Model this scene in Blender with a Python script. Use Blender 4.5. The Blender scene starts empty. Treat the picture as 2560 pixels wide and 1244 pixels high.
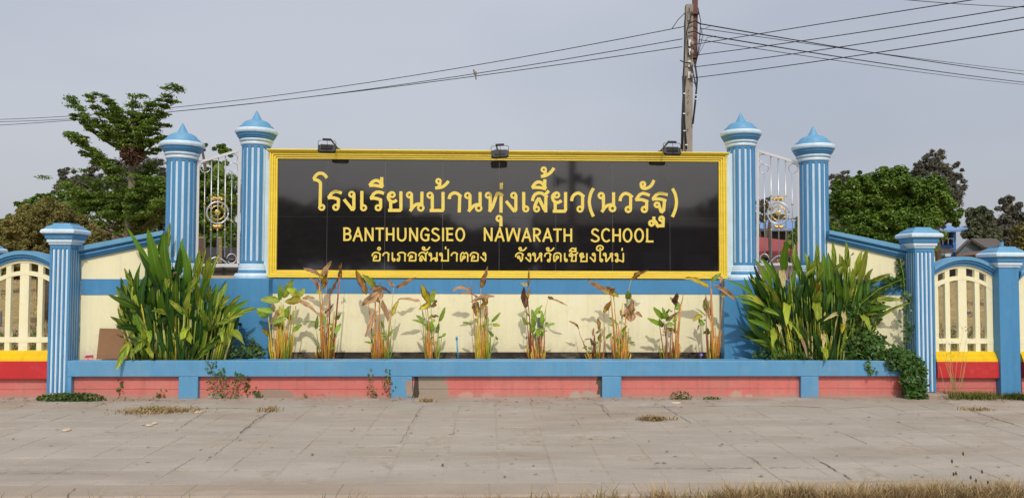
import bpy, math, random
import numpy as np
from mathutils import Vector, Matrix
S = bpy.context.scene
COL = S.collection
R = math.radians
# ------------------------------------------------------------------ camera
F_PX = 1923.0
CAM = Vector((0.0, -9.8, 1.43))
ROT = (Matrix.Rotation(-R(1.64), 3, 'Z') @ Matrix.Rotation(R(90 + 2.08), 3, 'X') @ Matrix.Rotation(0.003, 3, 'Z'))
cam_d = bpy.data.cameras.new('camera')
cam_d.lens = F_PX / 2560 * 36; cam_d.sensor_width = 36; cam_d.clip_end = 2000; cam_d.clip_start = 0.05
cam = bpy.data.objects.new('camera', cam_d); COL.objects.link(cam)
cam.matrix_world = Matrix.Translation(CAM) @ ROT.to_4x4()
S.camera = cam
# ------------------------------------------------------------------ world and sun
SUN_ALT, SUN_AZ, SKYMIX = 45.0, 3.0, 0.60
world = bpy.data.worlds.new('World'); S.world = world; world.use_nodes = True
wn, wl = world.node_tree.nodes, world.node_tree.links
wn.clear()
out = wn.new('ShaderNodeOutputWorld'); bg = wn.new('ShaderNodeBackground')
sky = wn.new('ShaderNodeTexSky'); sky.sky_type = 'NISHITA'; sky.sun_disc = False
sky.sun_elevation = R(SUN_ALT); sky.sun_rotation = R(180 - SUN_AZ); sky.dust_density = 8.0; sky.air_density = 1.0
haze = wn.new('ShaderNodeTexNoise'); haze.inputs['Scale'].default_value = 1.7; haze.inputs['Detail'].default_value = 3
tc = wn.new('ShaderNodeTexCoord'); mp = wn.new('ShaderNodeMapping'); mp.inputs['Scale'].default_value = (.8, .8, 2.2); mp.inputs['Location'].default_value = (.55, 0, .1)
wl.new(tc.outputs['Generated'], mp.inputs['Vector']); wl.new(mp.outputs['Vector'], haze.inputs['Vector'])
cr = wn.new('ShaderNodeValToRGB')
cr.color_ramp.elements[0].position = 0.34; cr.color_ramp.elements[0].color = (6.3, 6.75, 7.8, 1)
cr.color_ramp.elements[1].position = 0.62; cr.color_ramp.elements[1].color = (8.0, 8.25, 9.0, 1)
wl.new(haze.outputs['Fac'], cr.inputs['Fac'])
mx = wn.new('ShaderNodeMix'); mx.data_type = 'RGBA'; mx.inputs['Factor'].default_value = SKYMIX
wl.new(sky.outputs['Color'], mx.inputs['A']); wl.new(cr.outputs['Color'], mx.inputs['B'])
wl.new(mx.outputs['Result'], bg.inputs['Color']); bg.inputs['Strength'].default_value = 0.1
wl.new(bg.outputs['Background'], out.inputs['Surface'])
sd = bpy.data.lights.new('sun', 'SUN'); sd.energy = 2.0; sd.angle = R(0.9); sd.color = (1.0, 0.94, 0.85)
sun = bpy.data.objects.new('sun', sd); COL.objects.link(sun)
sun.rotation_euler = (R(90 - SUN_ALT), 0, R(SUN_AZ)); sun.location = (0, -20, 20)
S.view_settings.view_transform = 'Standard'; S.view_settings.look = 'None'
S.view_settings.exposure = 0.0; S.view_settings.gamma = 1.0; S.view_settings.use_curve_mapping = False
S.render.engine = 'CYCLES'
S.cycles.max_bounces = 6; S.cycles.transparent_max_bounces = 8
# ------------------------------------------------------------------ measuring: a ray of the photograph met with a real plane
def ray(px, py):
    return ROT @ Vector((px - 1280, -(py - 622), -F_PX))
def P(px, py, Y):
    d = ray(px, py); t = (Y - CAM.y) / d.y
    return CAM + d * t
def PG(px, py, z=0.0):
    d = ray(px, py); t = (z - CAM.z) / d.z
    return CAM + d * t
def PV(px, py, a, b):           # vertical plane through plan points a, b
    n = Vector((b[1] - a[1], -(b[0] - a[0]), 0)); d = ray(px, py)
    t = n.dot(Vector((a[0], a[1], 0)) - CAM) / n.dot(d)
    return CAM + d * t
def XP(px, Y): return P(px, 692, Y).x
def ZP(px, py, Y): return P(px, py, Y).z
# ------------------------------------------------------------------ materials
def nt(m): return m.node_tree.nodes, m.node_tree.links
def paint(name, col, rough=0.5, var=0.06, scale=3.0, bump=0.15, bscale=60, spec=0.5, metal=0.0, stain=None, stain_amt=0.0, stain_scale=2.0, stretch=(1, 1, 1), coat=0.0):
    m = bpy.data.materials.new(name); m.use_nodes = True
    n, l = nt(m); b = n['Principled BSDF']
    b.inputs['Roughness'].default_value = rough; b.inputs['Metallic'].default_value = metal
    b.inputs['Specular IOR Level'].default_value = spec
    if coat: b.inputs['Coat Weight'].default_value = coat
    tc = n.new('ShaderNodeTexCoord'); g = n.new('ShaderNodeNewGeometry')
    mp = n.new('ShaderNodeMapping'); mp.inputs['Scale'].default_value = stretch
    l.new(g.outputs['Position'], mp.inputs['Vector'])
    nz = n.new('ShaderNodeTexNoise'); nz.inputs['Scale'].default_value = scale; nz.inputs['Detail'].default_value = 6; nz.inputs['Roughness'].default_value = 0.65
    l.new(mp.outputs['Vector'], nz.inputs['Vector'])
    r = n.new('ShaderNodeValToRGB'); e = r.color_ramp.elements
    e[0].position = 0.3; e[1].position = 0.7
    e[0].color = [max(0, c * (1 - var)) for c in col] + [1]; e[1].color = [min(0.95, c * (1 + var)) for c in col] + [1]
    l.new(nz.outputs['Fac'], r.inputs['Fac']); last = r.outputs['Color']
    if stain:
        n2 = n.new('ShaderNodeTexNoise'); n2.inputs['Scale'].default_value = stain_scale; n2.inputs['Detail'].default_value = 8; n2.inputs['Roughness'].default_value = 0.7
        l.new(mp.outputs['Vector'], n2.inputs['Vector'])
        r2 = n.new('ShaderNodeMapRange'); r2.inputs['From Min'].default_value = 0.5; r2.inputs['From Max'].default_value = 0.75; r2.inputs['To Max'].default_value = stain_amt
        l.new(n2.outputs['Fac'], r2.inputs['Value'])
        mx = n.new('ShaderNodeMix'); mx.data_type = 'RGBA'; l.new(r2.outputs['Result'], mx.inputs['Factor'])
        l.new(last, mx.inputs['A']); mx.inputs['B'].default_value = list(stain) + [1]; last = mx.outputs['Result']
    l.new(last, b.inputs['Base Color'])
    if bump:
        n3 = n.new('ShaderNodeTexNoise'); n3.inputs['Scale'].default_value = bscale; n3.inputs['Detail'].default_value = 4
        l.new(g.outputs['Position'], n3.inputs['Vector'])
        bp = n.new('ShaderNodeBump'); bp.inputs['Strength'].default_value = bump; bp.inputs['Distance'].default_value = 0.01
        l.new(n3.outputs['Fac'], bp.inputs['Height']); l.new(bp.outputs['Normal'], b.inputs['Normal'])
    return m
def foliage_mat(name, dark, light, rough=0.55, trans=0.25, scale=0.7):
    m = bpy.data.materials.new(name); m.use_nodes = True
    n, l = nt(m); b = n['Principled BSDF']; o = n['Material Output']
    g = n.new('ShaderNodeNewGeometry'); nz = n.new('ShaderNodeTexNoise'); nz.inputs['Scale'].default_value = scale
    l.new(g.outputs['Position'], nz.inputs['Vector'])
    a = n.new('ShaderNodeMath'); a.operation = 'MULTIPLY_ADD'; l.new(g.outputs['Random Per Island'], a.inputs[0]); a.inputs[1].default_value = 0.6
    s = n.new('ShaderNodeMath'); s.operation = 'SUBTRACT'; l.new(nz.outputs['Fac'], s.inputs[0]); s.inputs[1].default_value = 0.28
    l.new(s.outputs[0], a.inputs[2])
    r = n.new('ShaderNodeValToRGB'); r.color_ramp.elements[0].color = list(dark) + [1]; r.color_ramp.elements[1].color = list(light) + [1]
    l.new(a.outputs[0], r.inputs['Fac']); l.new(r.outputs['Color'], b.inputs['Base Color'])
    b.inputs['Roughness'].default_value = rough; b.inputs['Specular IOR Level'].default_value = 0.3
    t = n.new('ShaderNodeBsdfTranslucent'); l.new(r.outputs['Color'], t.inputs['Color'])
    mx = n.new('ShaderNodeMixShader'); mx.inputs['Fac'].default_value = trans
    l.new(b.outputs['BSDF'], mx.inputs[1]); l.new(t.outputs['BSDF'], mx.inputs[2]); l.new(mx.outputs['Shader'], o.inputs['Surface'])
    return m
def leaf_mat(name, base, rib, patch=None, amt=0.0, edge=None, rough=0.42, pscale=6.0, trans=0.25):
    m = bpy.data.materials.new(name); m.use_nodes = True
    n, l = nt(m); b = n['Principled BSDF']; o = n['Material Output']
    uv = n.new('ShaderNodeUVMap'); sp = n.new('ShaderNodeSeparateXYZ'); l.new(uv.outputs['UV'], sp.inputs['Vector'])
    oi = n.new('ShaderNodeObjectInfo'); g = n.new('ShaderNodeNewGeometry')
    hsv = n.new('ShaderNodeHueSaturation'); hsv.inputs['Color'].default_value = list(base) + [1]
    mr = n.new('ShaderNodeMapRange'); mr.inputs['To Min'].default_value = 0.65; mr.inputs['To Max'].default_value = 1.35
    l.new(oi.outputs['Random'], mr.inputs['Value']); l.new(mr.outputs['Result'], hsv.inputs['Value'])
    last = hsv.outputs['Color']
    # |u - .5|
    ab = n.new('ShaderNodeMath'); ab.operation = 'SUBTRACT'; l.new(sp.outputs['X'], ab.inputs[0]); ab.inputs[1].default_value = 0.5
    ab2 = n.new('ShaderNodeMath'); ab2.operation = 'ABSOLUTE'; l.new(ab.outputs[0], ab2.inputs[0])
    if patch:
        cx = n.new('ShaderNodeCombineXYZ')
        v = n.new('ShaderNodeMath'); v.operation = 'SUBTRACT'; l.new(sp.outputs['Y'], v.inputs[0]); l.new(ab2.outputs[0], v.inputs[1])
        l.new(v.outputs[0], cx.inputs['Y']); rr = n.new('ShaderNodeMath'); rr.operation = 'MULTIPLY'; l.new(oi.outputs['Random'], rr.inputs[0]); rr.inputs[1].default_value = 40
        sg = n.new('ShaderNodeMath'); sg.operation = 'SIGN'; l.new(ab.outputs[0], sg.inputs[0])
        ad = n.new('ShaderNodeMath'); ad.operation = 'ADD'; l.new(rr.outputs[0], ad.inputs[0]); l.new(sg.outputs[0], ad.inputs[1]); l.new(ad.outputs[0], cx.inputs['X'])
        nz = n.new('ShaderNodeTexNoise'); nz.inputs['Scale'].default_value = pscale; nz.inputs['Detail'].default_value = 3; l.new(cx.outputs[0], nz.inputs['Vector'])
        r2 = n.new('ShaderNodeMapRange'); r2.inputs['From Min'].default_value = 0.56 - amt * 0.2; r2.inputs['From Max'].default_value = 0.64 - amt * 0.2
        l.new(nz.outputs['Fac'], r2.inputs['Value'])
        mx = n.new('ShaderNodeMix'); mx.data_type = 'RGBA'; l.new(r2.outputs['Result'], mx.inputs['Factor']); l.new(last, mx.inputs['A']); mx.inputs['B'].default_value = list(patch) + [1]; last = mx.outputs['Result']
    if edge:
        r3 = n.new('ShaderNodeMapRange'); r3.inputs['From Min'].default_value = 0.30; r3.inputs['From Max'].default_value = 0.42
        nz3 = n.new('ShaderNodeTexNoise'); nz3.inputs['Scale'].default_value = 25; l.new(g.outputs['Position'], nz3.inputs['Vector'])
        a3 = n.new('ShaderNodeMath'); a3.operation = 'MULTIPLY_ADD'; l.new(nz3.outputs['Fac'], a3.inputs[0]); a3.inputs[1].default_value = 0.25; l.new(ab2.outputs[0], a3.inputs[2])
        s3 = n.new('ShaderNodeMath'); s3.operation = 'SUBTRACT'; l.new(a3.outputs[0], s3.inputs[0]); s3.inputs[1].default_value = 0.1
        l.new(s3.outputs[0], r3.inputs['Value'])
        mx = n.new('ShaderNodeMix'); mx.data_type = 'RGBA'; l.new(r3.outputs['Result'], mx.inputs['Factor']); l.new(last, mx.inputs['A']); mx.inputs['B'].default_value = list(edge) + [1]; last = mx.outputs['Result']
    r4 = n.new('ShaderNodeMapRange'); r4.inputs['From Min'].default_value = 0.035; r4.inputs['From Max'].default_value = 0.06; r4.inputs['To Min'].default_value = 0.8; r4.inputs['To Max'].default_value = 0
    l.new(ab2.outputs[0], r4.inputs['Value'])
    mx = n.new('ShaderNodeMix'); mx.data_type = 'RGBA'; l.new(r4.outputs['Result'], mx.inputs['Factor']); l.new(last, mx.inputs['A']); mx.inputs['B'].default_value = list(rib) + [1]; last = mx.outputs['Result']
    l.new(last, b.inputs['Base Color']); b.inputs['Roughness'].default_value = rough; b.inputs['Specular IOR Level'].default_value = 0.45
    wv = n.new('ShaderNodeTexWave'); wv.inputs['Scale'].default_value = 14; wv.inputs['Distortion'].default_value = 1.0; wv.bands_direction = 'Y'
    cv = n.new('ShaderNodeCombineXYZ'); l.new(sp.outputs['X'], cv.inputs['X'])
    vv = n.new('ShaderNodeMath'); vv.operation = 'SUBTRACT'; l.new(sp.outputs['Y'], vv.inputs[0]); l.new(ab2.outputs[0], vv.inputs[1]); l.new(vv.outputs[0], cv.inputs['Y'])
    l.new(cv.outputs[0], wv.inputs['Vector'])
    bp = n.new('ShaderNodeBump'); bp.inputs['Strength'].default_value = 0.25; bp.inputs['Distance'].default_value = 0.004
    l.new(wv.outputs['Fac'], bp.inputs['Height']); l.new(bp.outputs['Normal'], b.inputs['Normal'])
    t = n.new('ShaderNodeBsdfTranslucent'); l.new(last, t.inputs['Color'])
    ms = n.new('ShaderNodeMixShader'); ms.inputs['Fac'].default_value = trans
    l.new(b.outputs['BSDF'], ms.inputs[1]); l.new(t.outputs['BSDF'], ms.inputs[2]); l.new(ms.outputs['Shader'], o.inputs['Surface'])
    return m
def weather(m, low=None, drip=None, patches=None, z0=0.0, z1=.12):
    """adds splashed dirt near the ground, rain drips and fallen-off paint to a painted surface"""
    n, l = nt(m); b = n['Principled BSDF']; src = b.inputs['Base Color'].links[0].from_socket
    g = n.new('ShaderNodeNewGeometry'); sp = n.new('ShaderNodeSeparateXYZ'); l.new(g.outputs['Position'], sp.inputs[0])
    def math_(op, a, b_=None, c=None):
        q = n.new('ShaderNodeMath'); q.operation = op
        for i, v in enumerate((a, b_, c)):
            if v is None: continue
            if isinstance(v, (int, float)): q.inputs[i].default_value = v
            else: l.new(v, q.inputs[i])
        return q.outputs[0]
    def noise(scale, st=(1, 1, 1), det=6):
        mp = n.new('ShaderNodeMapping'); mp.inputs['Scale'].default_value = st; l.new(g.outputs['Position'], mp.inputs[0])
        q = n.new('ShaderNodeTexNoise'); q.inputs['Scale'].default_value = scale; q.inputs['Detail'].default_value = det; q.inputs['Roughness'].default_value = .65; l.new(mp.outputs[0], q.inputs['Vector']); return q.outputs['Fac']
    def rng_(v, a, b_, c=0.0, d=1.0):
        q = n.new('ShaderNodeMapRange'); q.inputs['From Min'].default_value = a; q.inputs['From Max'].default_value = b_; q.inputs['To Min'].default_value = c; q.inputs['To Max'].default_value = d; l.new(v, q.inputs['Value']); return q.outputs[0]
    def mix_(f, col):
        nonlocal src
        q = n.new('ShaderNodeMix'); q.data_type = 'RGBA'; l.new(f, q.inputs['Factor']); l.new(src, q.inputs['A']); q.inputs['B'].default_value = list(col) + [1]; src = q.outputs['Result']
    if drip:
        col, amt = drip; mix_(rng_(noise(1.0, (16, 16, .9), 8), .50, .72, 0, amt), col)
        mix_(rng_(noise(5.0), .55, .75, 0, amt * .7), [min(.9, c * 1.9 + .05) for c in col])
    if low:
        col, amt = low; h = rng_(sp.outputs['Z'], z0, z1, 1, 0); f = math_('MULTIPLY_ADD', noise(9.0), 1.6, -.75)
        mix_(math_('MULTIPLY', math_('MINIMUM', math_('MAXIMUM', math_('ADD', f, math_('SUBTRACT', h, .12)), 0), 1), amt), col)
    for (xc, hw, zc, hh, col) in (patches or []):
        dx = math_('DIVIDE', math_('ABSOLUTE', math_('SUBTRACT', sp.outputs['X'], xc)), hw); dz = math_('DIVIDE', math_('ABSOLUTE', math_('SUBTRACT', sp.outputs['Z'], zc)), hh)
        d = math_('ADD', math_('SQRT', math_('ADD', math_('MULTIPLY', dx, dx), math_('MULTIPLY', dz, dz))), math_('MULTIPLY_ADD', noise(8.0, det=9), 2.6, -1.3))
        mix_(rng_(d, .85, 1.0, 1, 0), col)
    l.new(src, b.inputs['Base Color'])
# ------------------------------------------------------------------ object helpers
WLOC = {}
def tag(o, label=None, cat=None, group=None, kind=None):
    if label: o['label'] = label
    if cat: o['category'] = cat
    if group: o['group'] = group
    if kind: o['kind'] = kind
    return o
def thing(name, loc, label, cat, group=None):
    o = bpy.data.objects.new(name, None); COL.objects.link(o); o.empty_display_size = 0.2
    o.location = loc; WLOC[o.name] = Vector(loc)
    return tag(o, label, cat, group)
def link(name, me, parent=None, origin=None, loc=None):
    o = bpy.data.objects.new(name, me); COL.objects.link(o)
    w = Vector(loc) if loc is not None else Vector((0, 0, 0))
    if parent is not None:
        o.parent = parent; o.location = w - WLOC[parent.name]
    else: o.location = w
    WLOC[o.name] = w
    return o
class MB:
    def __init__(s): s.v = []; s.f = []; s.uv = None
    def add(s, vs, fs):
        k = len(s.v); s.v += [tuple(v) for v in vs]; s.f += [tuple(i + k for i in f) for f in fs]; return s
    def box(s, x0, x1, y0, y1, z0, z1):
        return s.hexa([(x0, y0, z0), (x1, y0, z0), (x1, y1, z0), (x0, y1, z0), (x0, y0, z1), (x1, y0, z1), (x1, y1, z1), (x0, y1, z1)])
    def hexa(s, p):
        return s.add(p, [(0, 3, 2, 1), (4, 5, 6, 7), (0, 1, 5, 4), (1, 2, 6, 5), (2, 3, 7, 6), (3, 0, 4, 7)])
    def obox(s, c, ax, ay, az):         # centre and three half-axis vectors
        c, ax, ay, az = map(Vector, (c, ax, ay, az))
        return s.hexa([c - ax - ay - az, c + ax - ay - az, c + ax + ay - az, c - ax + ay - az, c - ax - ay + az, c + ax - ay + az, c + ax + ay + az, c - ax + ay + az])
    def prism(s, pts, off):             # polygon of 3-D points swept by vector off
        n = len(pts); off = Vector(off)
        vs = [Vector(p) for p in pts] + [Vector(p) + off for p in pts]
        fs = [tuple(range(n - 1, -1, -1)), tuple(range(n, 2 * n))] + [(i, (i + 1) % n, n + (i + 1) % n, n + i) for i in range(n)]
        return s.add(vs, fs)
    def lathe(s, prof, c=(0, 0, 0), n=32, cap=True):
        k = len(s.v)
        for r, z in prof:
            for i in range(n):
                a = 2 * math.pi * i / n; s.v.append((c[0] + r * math.cos(a), c[1] + r * math.sin(a), c[2] + z))
        for j in range(len(prof) - 1):
            for i in range(n):
                a, b = k + j * n + i, k + j * n + (i + 1) % n
                s.f.append((a, b, b + n, a + n))
        if cap:
            s.f.append(tuple(k + i for i in range(n - 1, -1, -1))); m = k + (len(prof) - 1) * n; s.f.append(tuple(m + i for i in range(n)))
        return s
    def tube(s, pts, r, n=6, caps=True):
        pts = [Vector(p) for p in pts]; rs = r if isinstance(r, (list, tuple)) else [r] * len(pts)
        k = len(s.v); up = None
        for i, p in enumerate(pts):
            t = (pts[min(i + 1, len(pts) - 1)] - pts[max(i - 1, 0)])
            if t.length < 1e-9: t = Vector((0, 0, 1))
            t.normalize()
            if up is None: up = Vector((0, 0, 1)) if abs(t.z) < 0.9 else Vector((1, 0, 0))
            a = t.cross(up)
            if a.length < 1e-6: a = t.orthogonal()
            a.normalize(); b = t.cross(a).normalized(); up = -b if False else up
            for j in range(n):
                q = 2 * math.pi * j / n; s.v.append(tuple(p + (a * math.cos(q) + b * math.sin(q)) * rs[i]))
        for i in range(len(pts) - 1):
            for j in range(n):
                a, b = k + i * n + j, k + i * n + (j + 1) % n
                s.f.append((a, b, b + n, a + n))
        if caps:
            s.f.append(tuple(k + i for i in range(n - 1, -1, -1))); m = k + (len(pts) - 1) * n; s.f.append(tuple(m + i for i in range(n)))
        return s
    def build(s, name, mat, parent=None, smooth=False, bevel=0.0, **tags):
        v = np.array(s.v, dtype=float); c = (v.min(0) + v.max(0)) / 2; c[2] = v[:, 2].min()
        v -= c
        me = bpy.data.meshes.new(name); me.from_pydata(v.tolist(), [], s.f)
        me.materials.append(mat)
        if s.uv:
            u = me.uv_layers.new(name='UVMap')
            for lp in me.loops: u.data[lp.index].uv = s.uv[lp.vertex_index]
        if smooth:
            me.shade_smooth()
        me.update()
        o = link(name, me, parent, loc=c)
        if bevel:
            b = o.modifiers.new('bevel', 'BEVEL'); b.width = bevel; b.segments = 2; b.limit_method = 'ANGLE'; b.angle_limit = R(35)
        if tags: tag(o, **tags)
        return o
def smooth_auto(o, ang=40):
    o.data.shade_smooth()
    try: o.data.set_sharp_from_angle(angle=R(ang))
    except Exception: pass
    return o
def quad_mesh(name, V, mat, parent=None, **tags):      # V: (n,4,3) world coords
    n = len(V); c = V.reshape(-1, 3).mean(0); c[2] = V[:, :, 2].min(); V = V - c
    me = bpy.data.meshes.new(name)
    me.vertices.add(n * 4); me.vertices.foreach_set('co', V.reshape(-1).astype(np.float32))
    me.loops.add(n * 4); me.loops.foreach_set('vertex_index', np.arange(n * 4, dtype=np.int32))
    me.polygons.add(n); me.polygons.foreach_set('loop_start', np.arange(0, n * 4, 4, dtype=np.int32))
    me.polygons.foreach_set('loop_total', np.full(n, 4, dtype=np.int32))
    me.materials.append(mat); me.update(calc_edges=True)
    o = link(name, me, parent, loc=c)
    if tags: tag(o, **tags)
    return o
rng = np.random.default_rng(7)
def leaf_quads(C, size, up=0.5, aspect=0.5, nrm=None, var=0.4):   # C (n,3) -> (n,4,3) rhombus leaves
    n = len(C)
    N = rng.normal(size=(n, 3))
    if nrm is not None: N = N * 0.7 + nrm * 1.2
    N[:, 2] += up * 2; N /= np.linalg.norm(N, axis=1)[:, None]
    T = rng.normal(size=(n, 3)); T -= (T * N).sum(1)[:, None] * N; T /= np.linalg.norm(T, axis=1)[:, None] + 1e-9
    B = np.cross(N, T); s = size * (1 + var * rng.uniform(-1, 1, n))[:, None]
    return np.stack([C - T * s * .5, C + B * s * aspect * .5 - T * s * .05, C + T * s * .5 - N * s * .12, C - B * s * aspect * .5 - T * s * .05], 1)
def clump_pts(c, r, n, shell=0.6):
    d = rng.normal(size=(n, 3)); d /= np.linalg.norm(d, axis=1)[:, None]
    q = (shell + (1 - shell) * rng.uniform(0, 1, n)) ** 1.0
    return np.array(c) + d * q[:, None] * np.array(r), d
# ------------------------------------------------------------------ the materials
M = {}
M['blue'] = paint('blue_paint', (0.062, 0.25, 0.49), 0.5, 0.07, 2.5, 0.12, 45, stain=(0.04, 0.19, 0.38), stain_amt=0.25, stretch=(1, 1, .35))
M['blue_light'] = paint('light_blue_paint', (0.12, 0.33, 0.54), 0.5, 0.07, 3.0, 0.12, 45, stain=(0.20, 0.36, 0.46), stain_amt=0.45, stain_scale=3)
M['blue_rim'] = paint('rim_blue_paint', (0.098, 0.305, 0.53), 0.55, 0.06, 2.0, 0.2, 30, stain=(0.28, 0.38, 0.42), stain_amt=0.35, stain_scale=2.2, stretch=(1, 1, .5))
M['white'] = paint('pale_blue_white_paint', (0.60, 0.75, 0.87), 0.45, 0.06, 4, 0.1, 50, stain=(0.36, 0.47, 0.56), stain_amt=0.5, stain_scale=5)
M['cream'] = paint('cream_paint', (0.86, 0.815, 0.54), 0.6, 0.03, 1.5, 0.16, 38, stain=(0.74, 0.68, 0.47), stain_amt=0.3, stain_scale=1.3, stretch=(1, 1, .6))
M['coral'] = paint('coral_paint', (0.60, 0.165, 0.145), 0.6, 0.10, 2.2, 0.35, 25, stain=(0.46, 0.30, 0.24), stain_amt=0.45, stain_scale=1.8, stretch=(.6, 1, 1.6))
M['red'] = paint('red_paint', (0.54, 0.025, 0.03), 0.45, 0.08, 3, 0.15, 30)
M['yellow'] = paint('yellow_paint', (0.86, 0.60, 0.01), 0.45, 0.06, 5, 0.1, 40)
M['gold'] = paint('gold_paint', (0.86, 0.67, 0.07), 0.5, 0.08, 6, 0.2, 60, spec=0.5, stain=(0.55, 0.34, 0.03), stain_amt=0.3, stain_scale=8, stretch=(.3, 1, 3))
M['letter'] = paint('letter_gold', (0.82, 0.64, 0.12), 0.35, 0.08, 30, 0.25, 120, spec=0.6)
M['granite'] = paint('black_granite', (0.012, 0.011, 0.013), 0.06, 0.25, 25, 0.0, spec=0.75, stain=(0.03, 0.028, 0.03), stain_amt=0.4, stain_scale=1.5, stretch=(.5, 1, 3))
gn=M['granite'].node_tree.nodes['Principled BSDF']; gn.inputs['IOR'].default_value=2.02; gn.inputs['Roughness'].default_value=.05; gn.inputs['Specular IOR Level'].default_value=.5
M['grout'] = paint('grey_grout', (0.25, 0.25, 0.26), 0.8)
M['steel_flat'] = paint('brushed_steel', (0.66, 0.67, 0.68), 0.42, 0.05, 4, 0.05, 80, metal=.25)
M['steel'] = paint('stainless_steel', (0.58, 0.58, 0.59), 0.36, 0.05, 4, 0.05, 80, metal=.6)
M['brass'] = paint('brass_ornament', (0.72, 0.50, 0.16), 0.3, 0.08, 30, 0.1, 80, metal=0.85)
M['black'] = paint('black_metal', (0.012, 0.012, 0.015), 0.45, 0.1, 20, 0.05)
M['cable'] = paint('black_cable', (0.02, 0.02, 0.024), 0.6)
M['glass'] = paint('lamp_glass', (0.3, 0.32, 0.34), 0.12)
M['concrete'] = paint('pole_concrete', (0.31, 0.275, 0.235), 0.8, 0.12, 6, 0.3, 40, stain=(0.13, 0.12, 0.11), stain_amt=0.6, stain_scale=4, stretch=(1, 1, .3))
M['rust'] = paint('maroon_steel', (0.11, 0.035, 0.03), 0.6, 0.15, 10, 0.1)
M['rubble'] = paint('raw_concrete', (0.33, 0.255, 0.20), 0.9, 0.2, 9, 0.6, 40, stain=(0.07, 0.06, 0.05), stain_amt=0.6, stain_scale=6)
M['footing'] = paint('mouldy_concrete', (0.045, 0.036, 0.028), 0.9, 0.6, 7, 0.7, 30, stain=(0.30, 0.26, 0.19), stain_amt=0.75, stain_scale=3.5, stretch=(1, 1, 2.5))
M['soil'] = paint('soil', (0.055, 0.04, 0.028), 0.95, 0.3, 20, 0.8, 30)
M['slab'] = paint('paving_slab', (0.385, 0.345, 0.295), 0.85, 0.12, 1.3, 0.5, 50, stain=(0.32, 0.265, 0.215), stain_amt=0.6, stain_scale=1.2, stretch=(.6, 1.6, 1))
M['slab2'] = paint('paving_slab_grey', (0.375, 0.335, 0.285), 0.85, 0.12, 1.3, 0.4, 70, stain=(0.45, 0.40, 0.35), stain_amt=0.35, stain_scale=1.6, stretch=(.6, 1.6, 1))
M['joint'] = paint('sandy_joint', (0.372, 0.325, 0.27), 0.95, 0.2, 14, 0.5, 60)
M['kerb'] = paint('kerb_concrete', (0.36, 0.30, 0.24), 0.85, 0.08, 1.6, 0.35, 50, stain=(0.25, 0.21, 0.17), stain_amt=0.4, stain_scale=2.5)
M['dirt'] = paint('pink_dirt', (0.44, 0.32, 0.25), 0.95, 0.12, 1.2, 0.3, 12)
M['field'] = paint('dry_field', (0.36, 0.26, 0.10), 0.95, 0.25, 1.4, 0.6, 5, stain=(0.14, 0.16, 0.035), stain_amt=0.8, stain_scale=.45, stretch=(.5, 1, 1))
M['asphalt'] = paint('asphalt', (0.06, 0.058, 0.055), 0.9, 0.2, 3, 0.4, 60)
M['bark'] = paint('bark', (0.10, 0.075, 0.055), 0.9, 0.3, 10, 0.5, 20)
M['bark_pale'] = paint('pale_bark', (0.24, 0.19, 0.15), 0.9, 0.3, 10, 0.5, 20)
M['card'] = paint('brown_board', (0.24, 0.125, 0.06), 0.75, 0.08, 5, 0.1, 30)
M['roof_blue'] = paint('blue_roof', (0.16, 0.29, 0.56), 0.5, 0.08, 2, 0)
M['roof_red'] = paint('red_roof', (0.30, 0.045, 0.045), 0.7, 0.10, 2, 0)
M['roof_brown'] = paint('brown_roof', (0.18, 0.11, 0.10), 0.8, 0.15, 3, 0)
M['roof_dark'] = paint('dark_roof', (0.10, 0.085, 0.08), 0.8, 0.2, 3, 0)
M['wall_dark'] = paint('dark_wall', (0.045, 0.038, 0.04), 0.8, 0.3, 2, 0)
M['wall_lilac'] = paint('lilac_wall', (0.68, 0.50, 0.72), 0.8, 0.06, 2, 0)
M['wall_yellow'] = paint('ochre_wall', (0.72, 0.48, 0.12), 0.8, 0.06, 2, 0)
M['wall_tan'] = paint('tan_wall', (0.42, 0.33, 0.18), 0.8, 0.1, 3, 0)
M['bright_blue'] = paint('bright_blue_trim', (0.05, 0.22, 0.62), 0.5, 0.05, 2, 0)
M['pane'] = paint('dark_pane', (0.03, 0.035, 0.045), 0.15, 0.1, 2, 0)
M['teal'] = paint('grey_teal_gable', (0.10, 0.14, 0.15), 0.7, 0.1, 2, 0)
M['pipe'] = paint('pipe_blue', (0.08, 0.33, 0.52), 0.4, 0.05, 4, 0)
M['greybox'] = paint('grey_box_metal', (0.09, 0.10, 0.12), 0.5)
M['pink'] = paint('pink_wrapper', (0.7, 0.12, 0.2), 0.4, 0.5, 60, 0, stain=(0.8, 0.75, 0.5), stain_amt=1, stain_scale=40)
M['violet'] = paint('violet_petal', (0.25, 0.12, 0.6), 0.5)
M['pale_leaf'] = paint('pale_dry_leaf', (0.56, 0.47, 0.34), 0.8, 0.15, 30, 0.3)
M['bird'] = paint('dove_feathers', (0.24, 0.18, 0.14), 0.8, 0.2, 40, 0)
M['bird_dark'] = paint('dark_feathers', (0.05, 0.05, 0.065), 0.8, 0.2, 40, 0)
M['straw'] = foliage_mat('dry_grass_blades', (0.20, 0.13, 0.06), (0.62, 0.48, 0.26), 0.8, 0.2, 3)
M['greengrass'] = foliage_mat('green_grass_blades', (0.05, 0.08, 0.015), (0.30, 0.32, 0.08), 0.7, 0.25, 3)
M['litter'] = foliage_mat('fallen_leaf', (0.08, 0.05, 0.035), (0.55, 0.46, 0.34), 0.8, 0.05, 5)
M['f_skirt'] = foliage_mat('dead_brown_leaves', (0.05, 0.025, 0.015), (0.16, 0.09, 0.05), 0.8, 0.1, 3)
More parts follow.
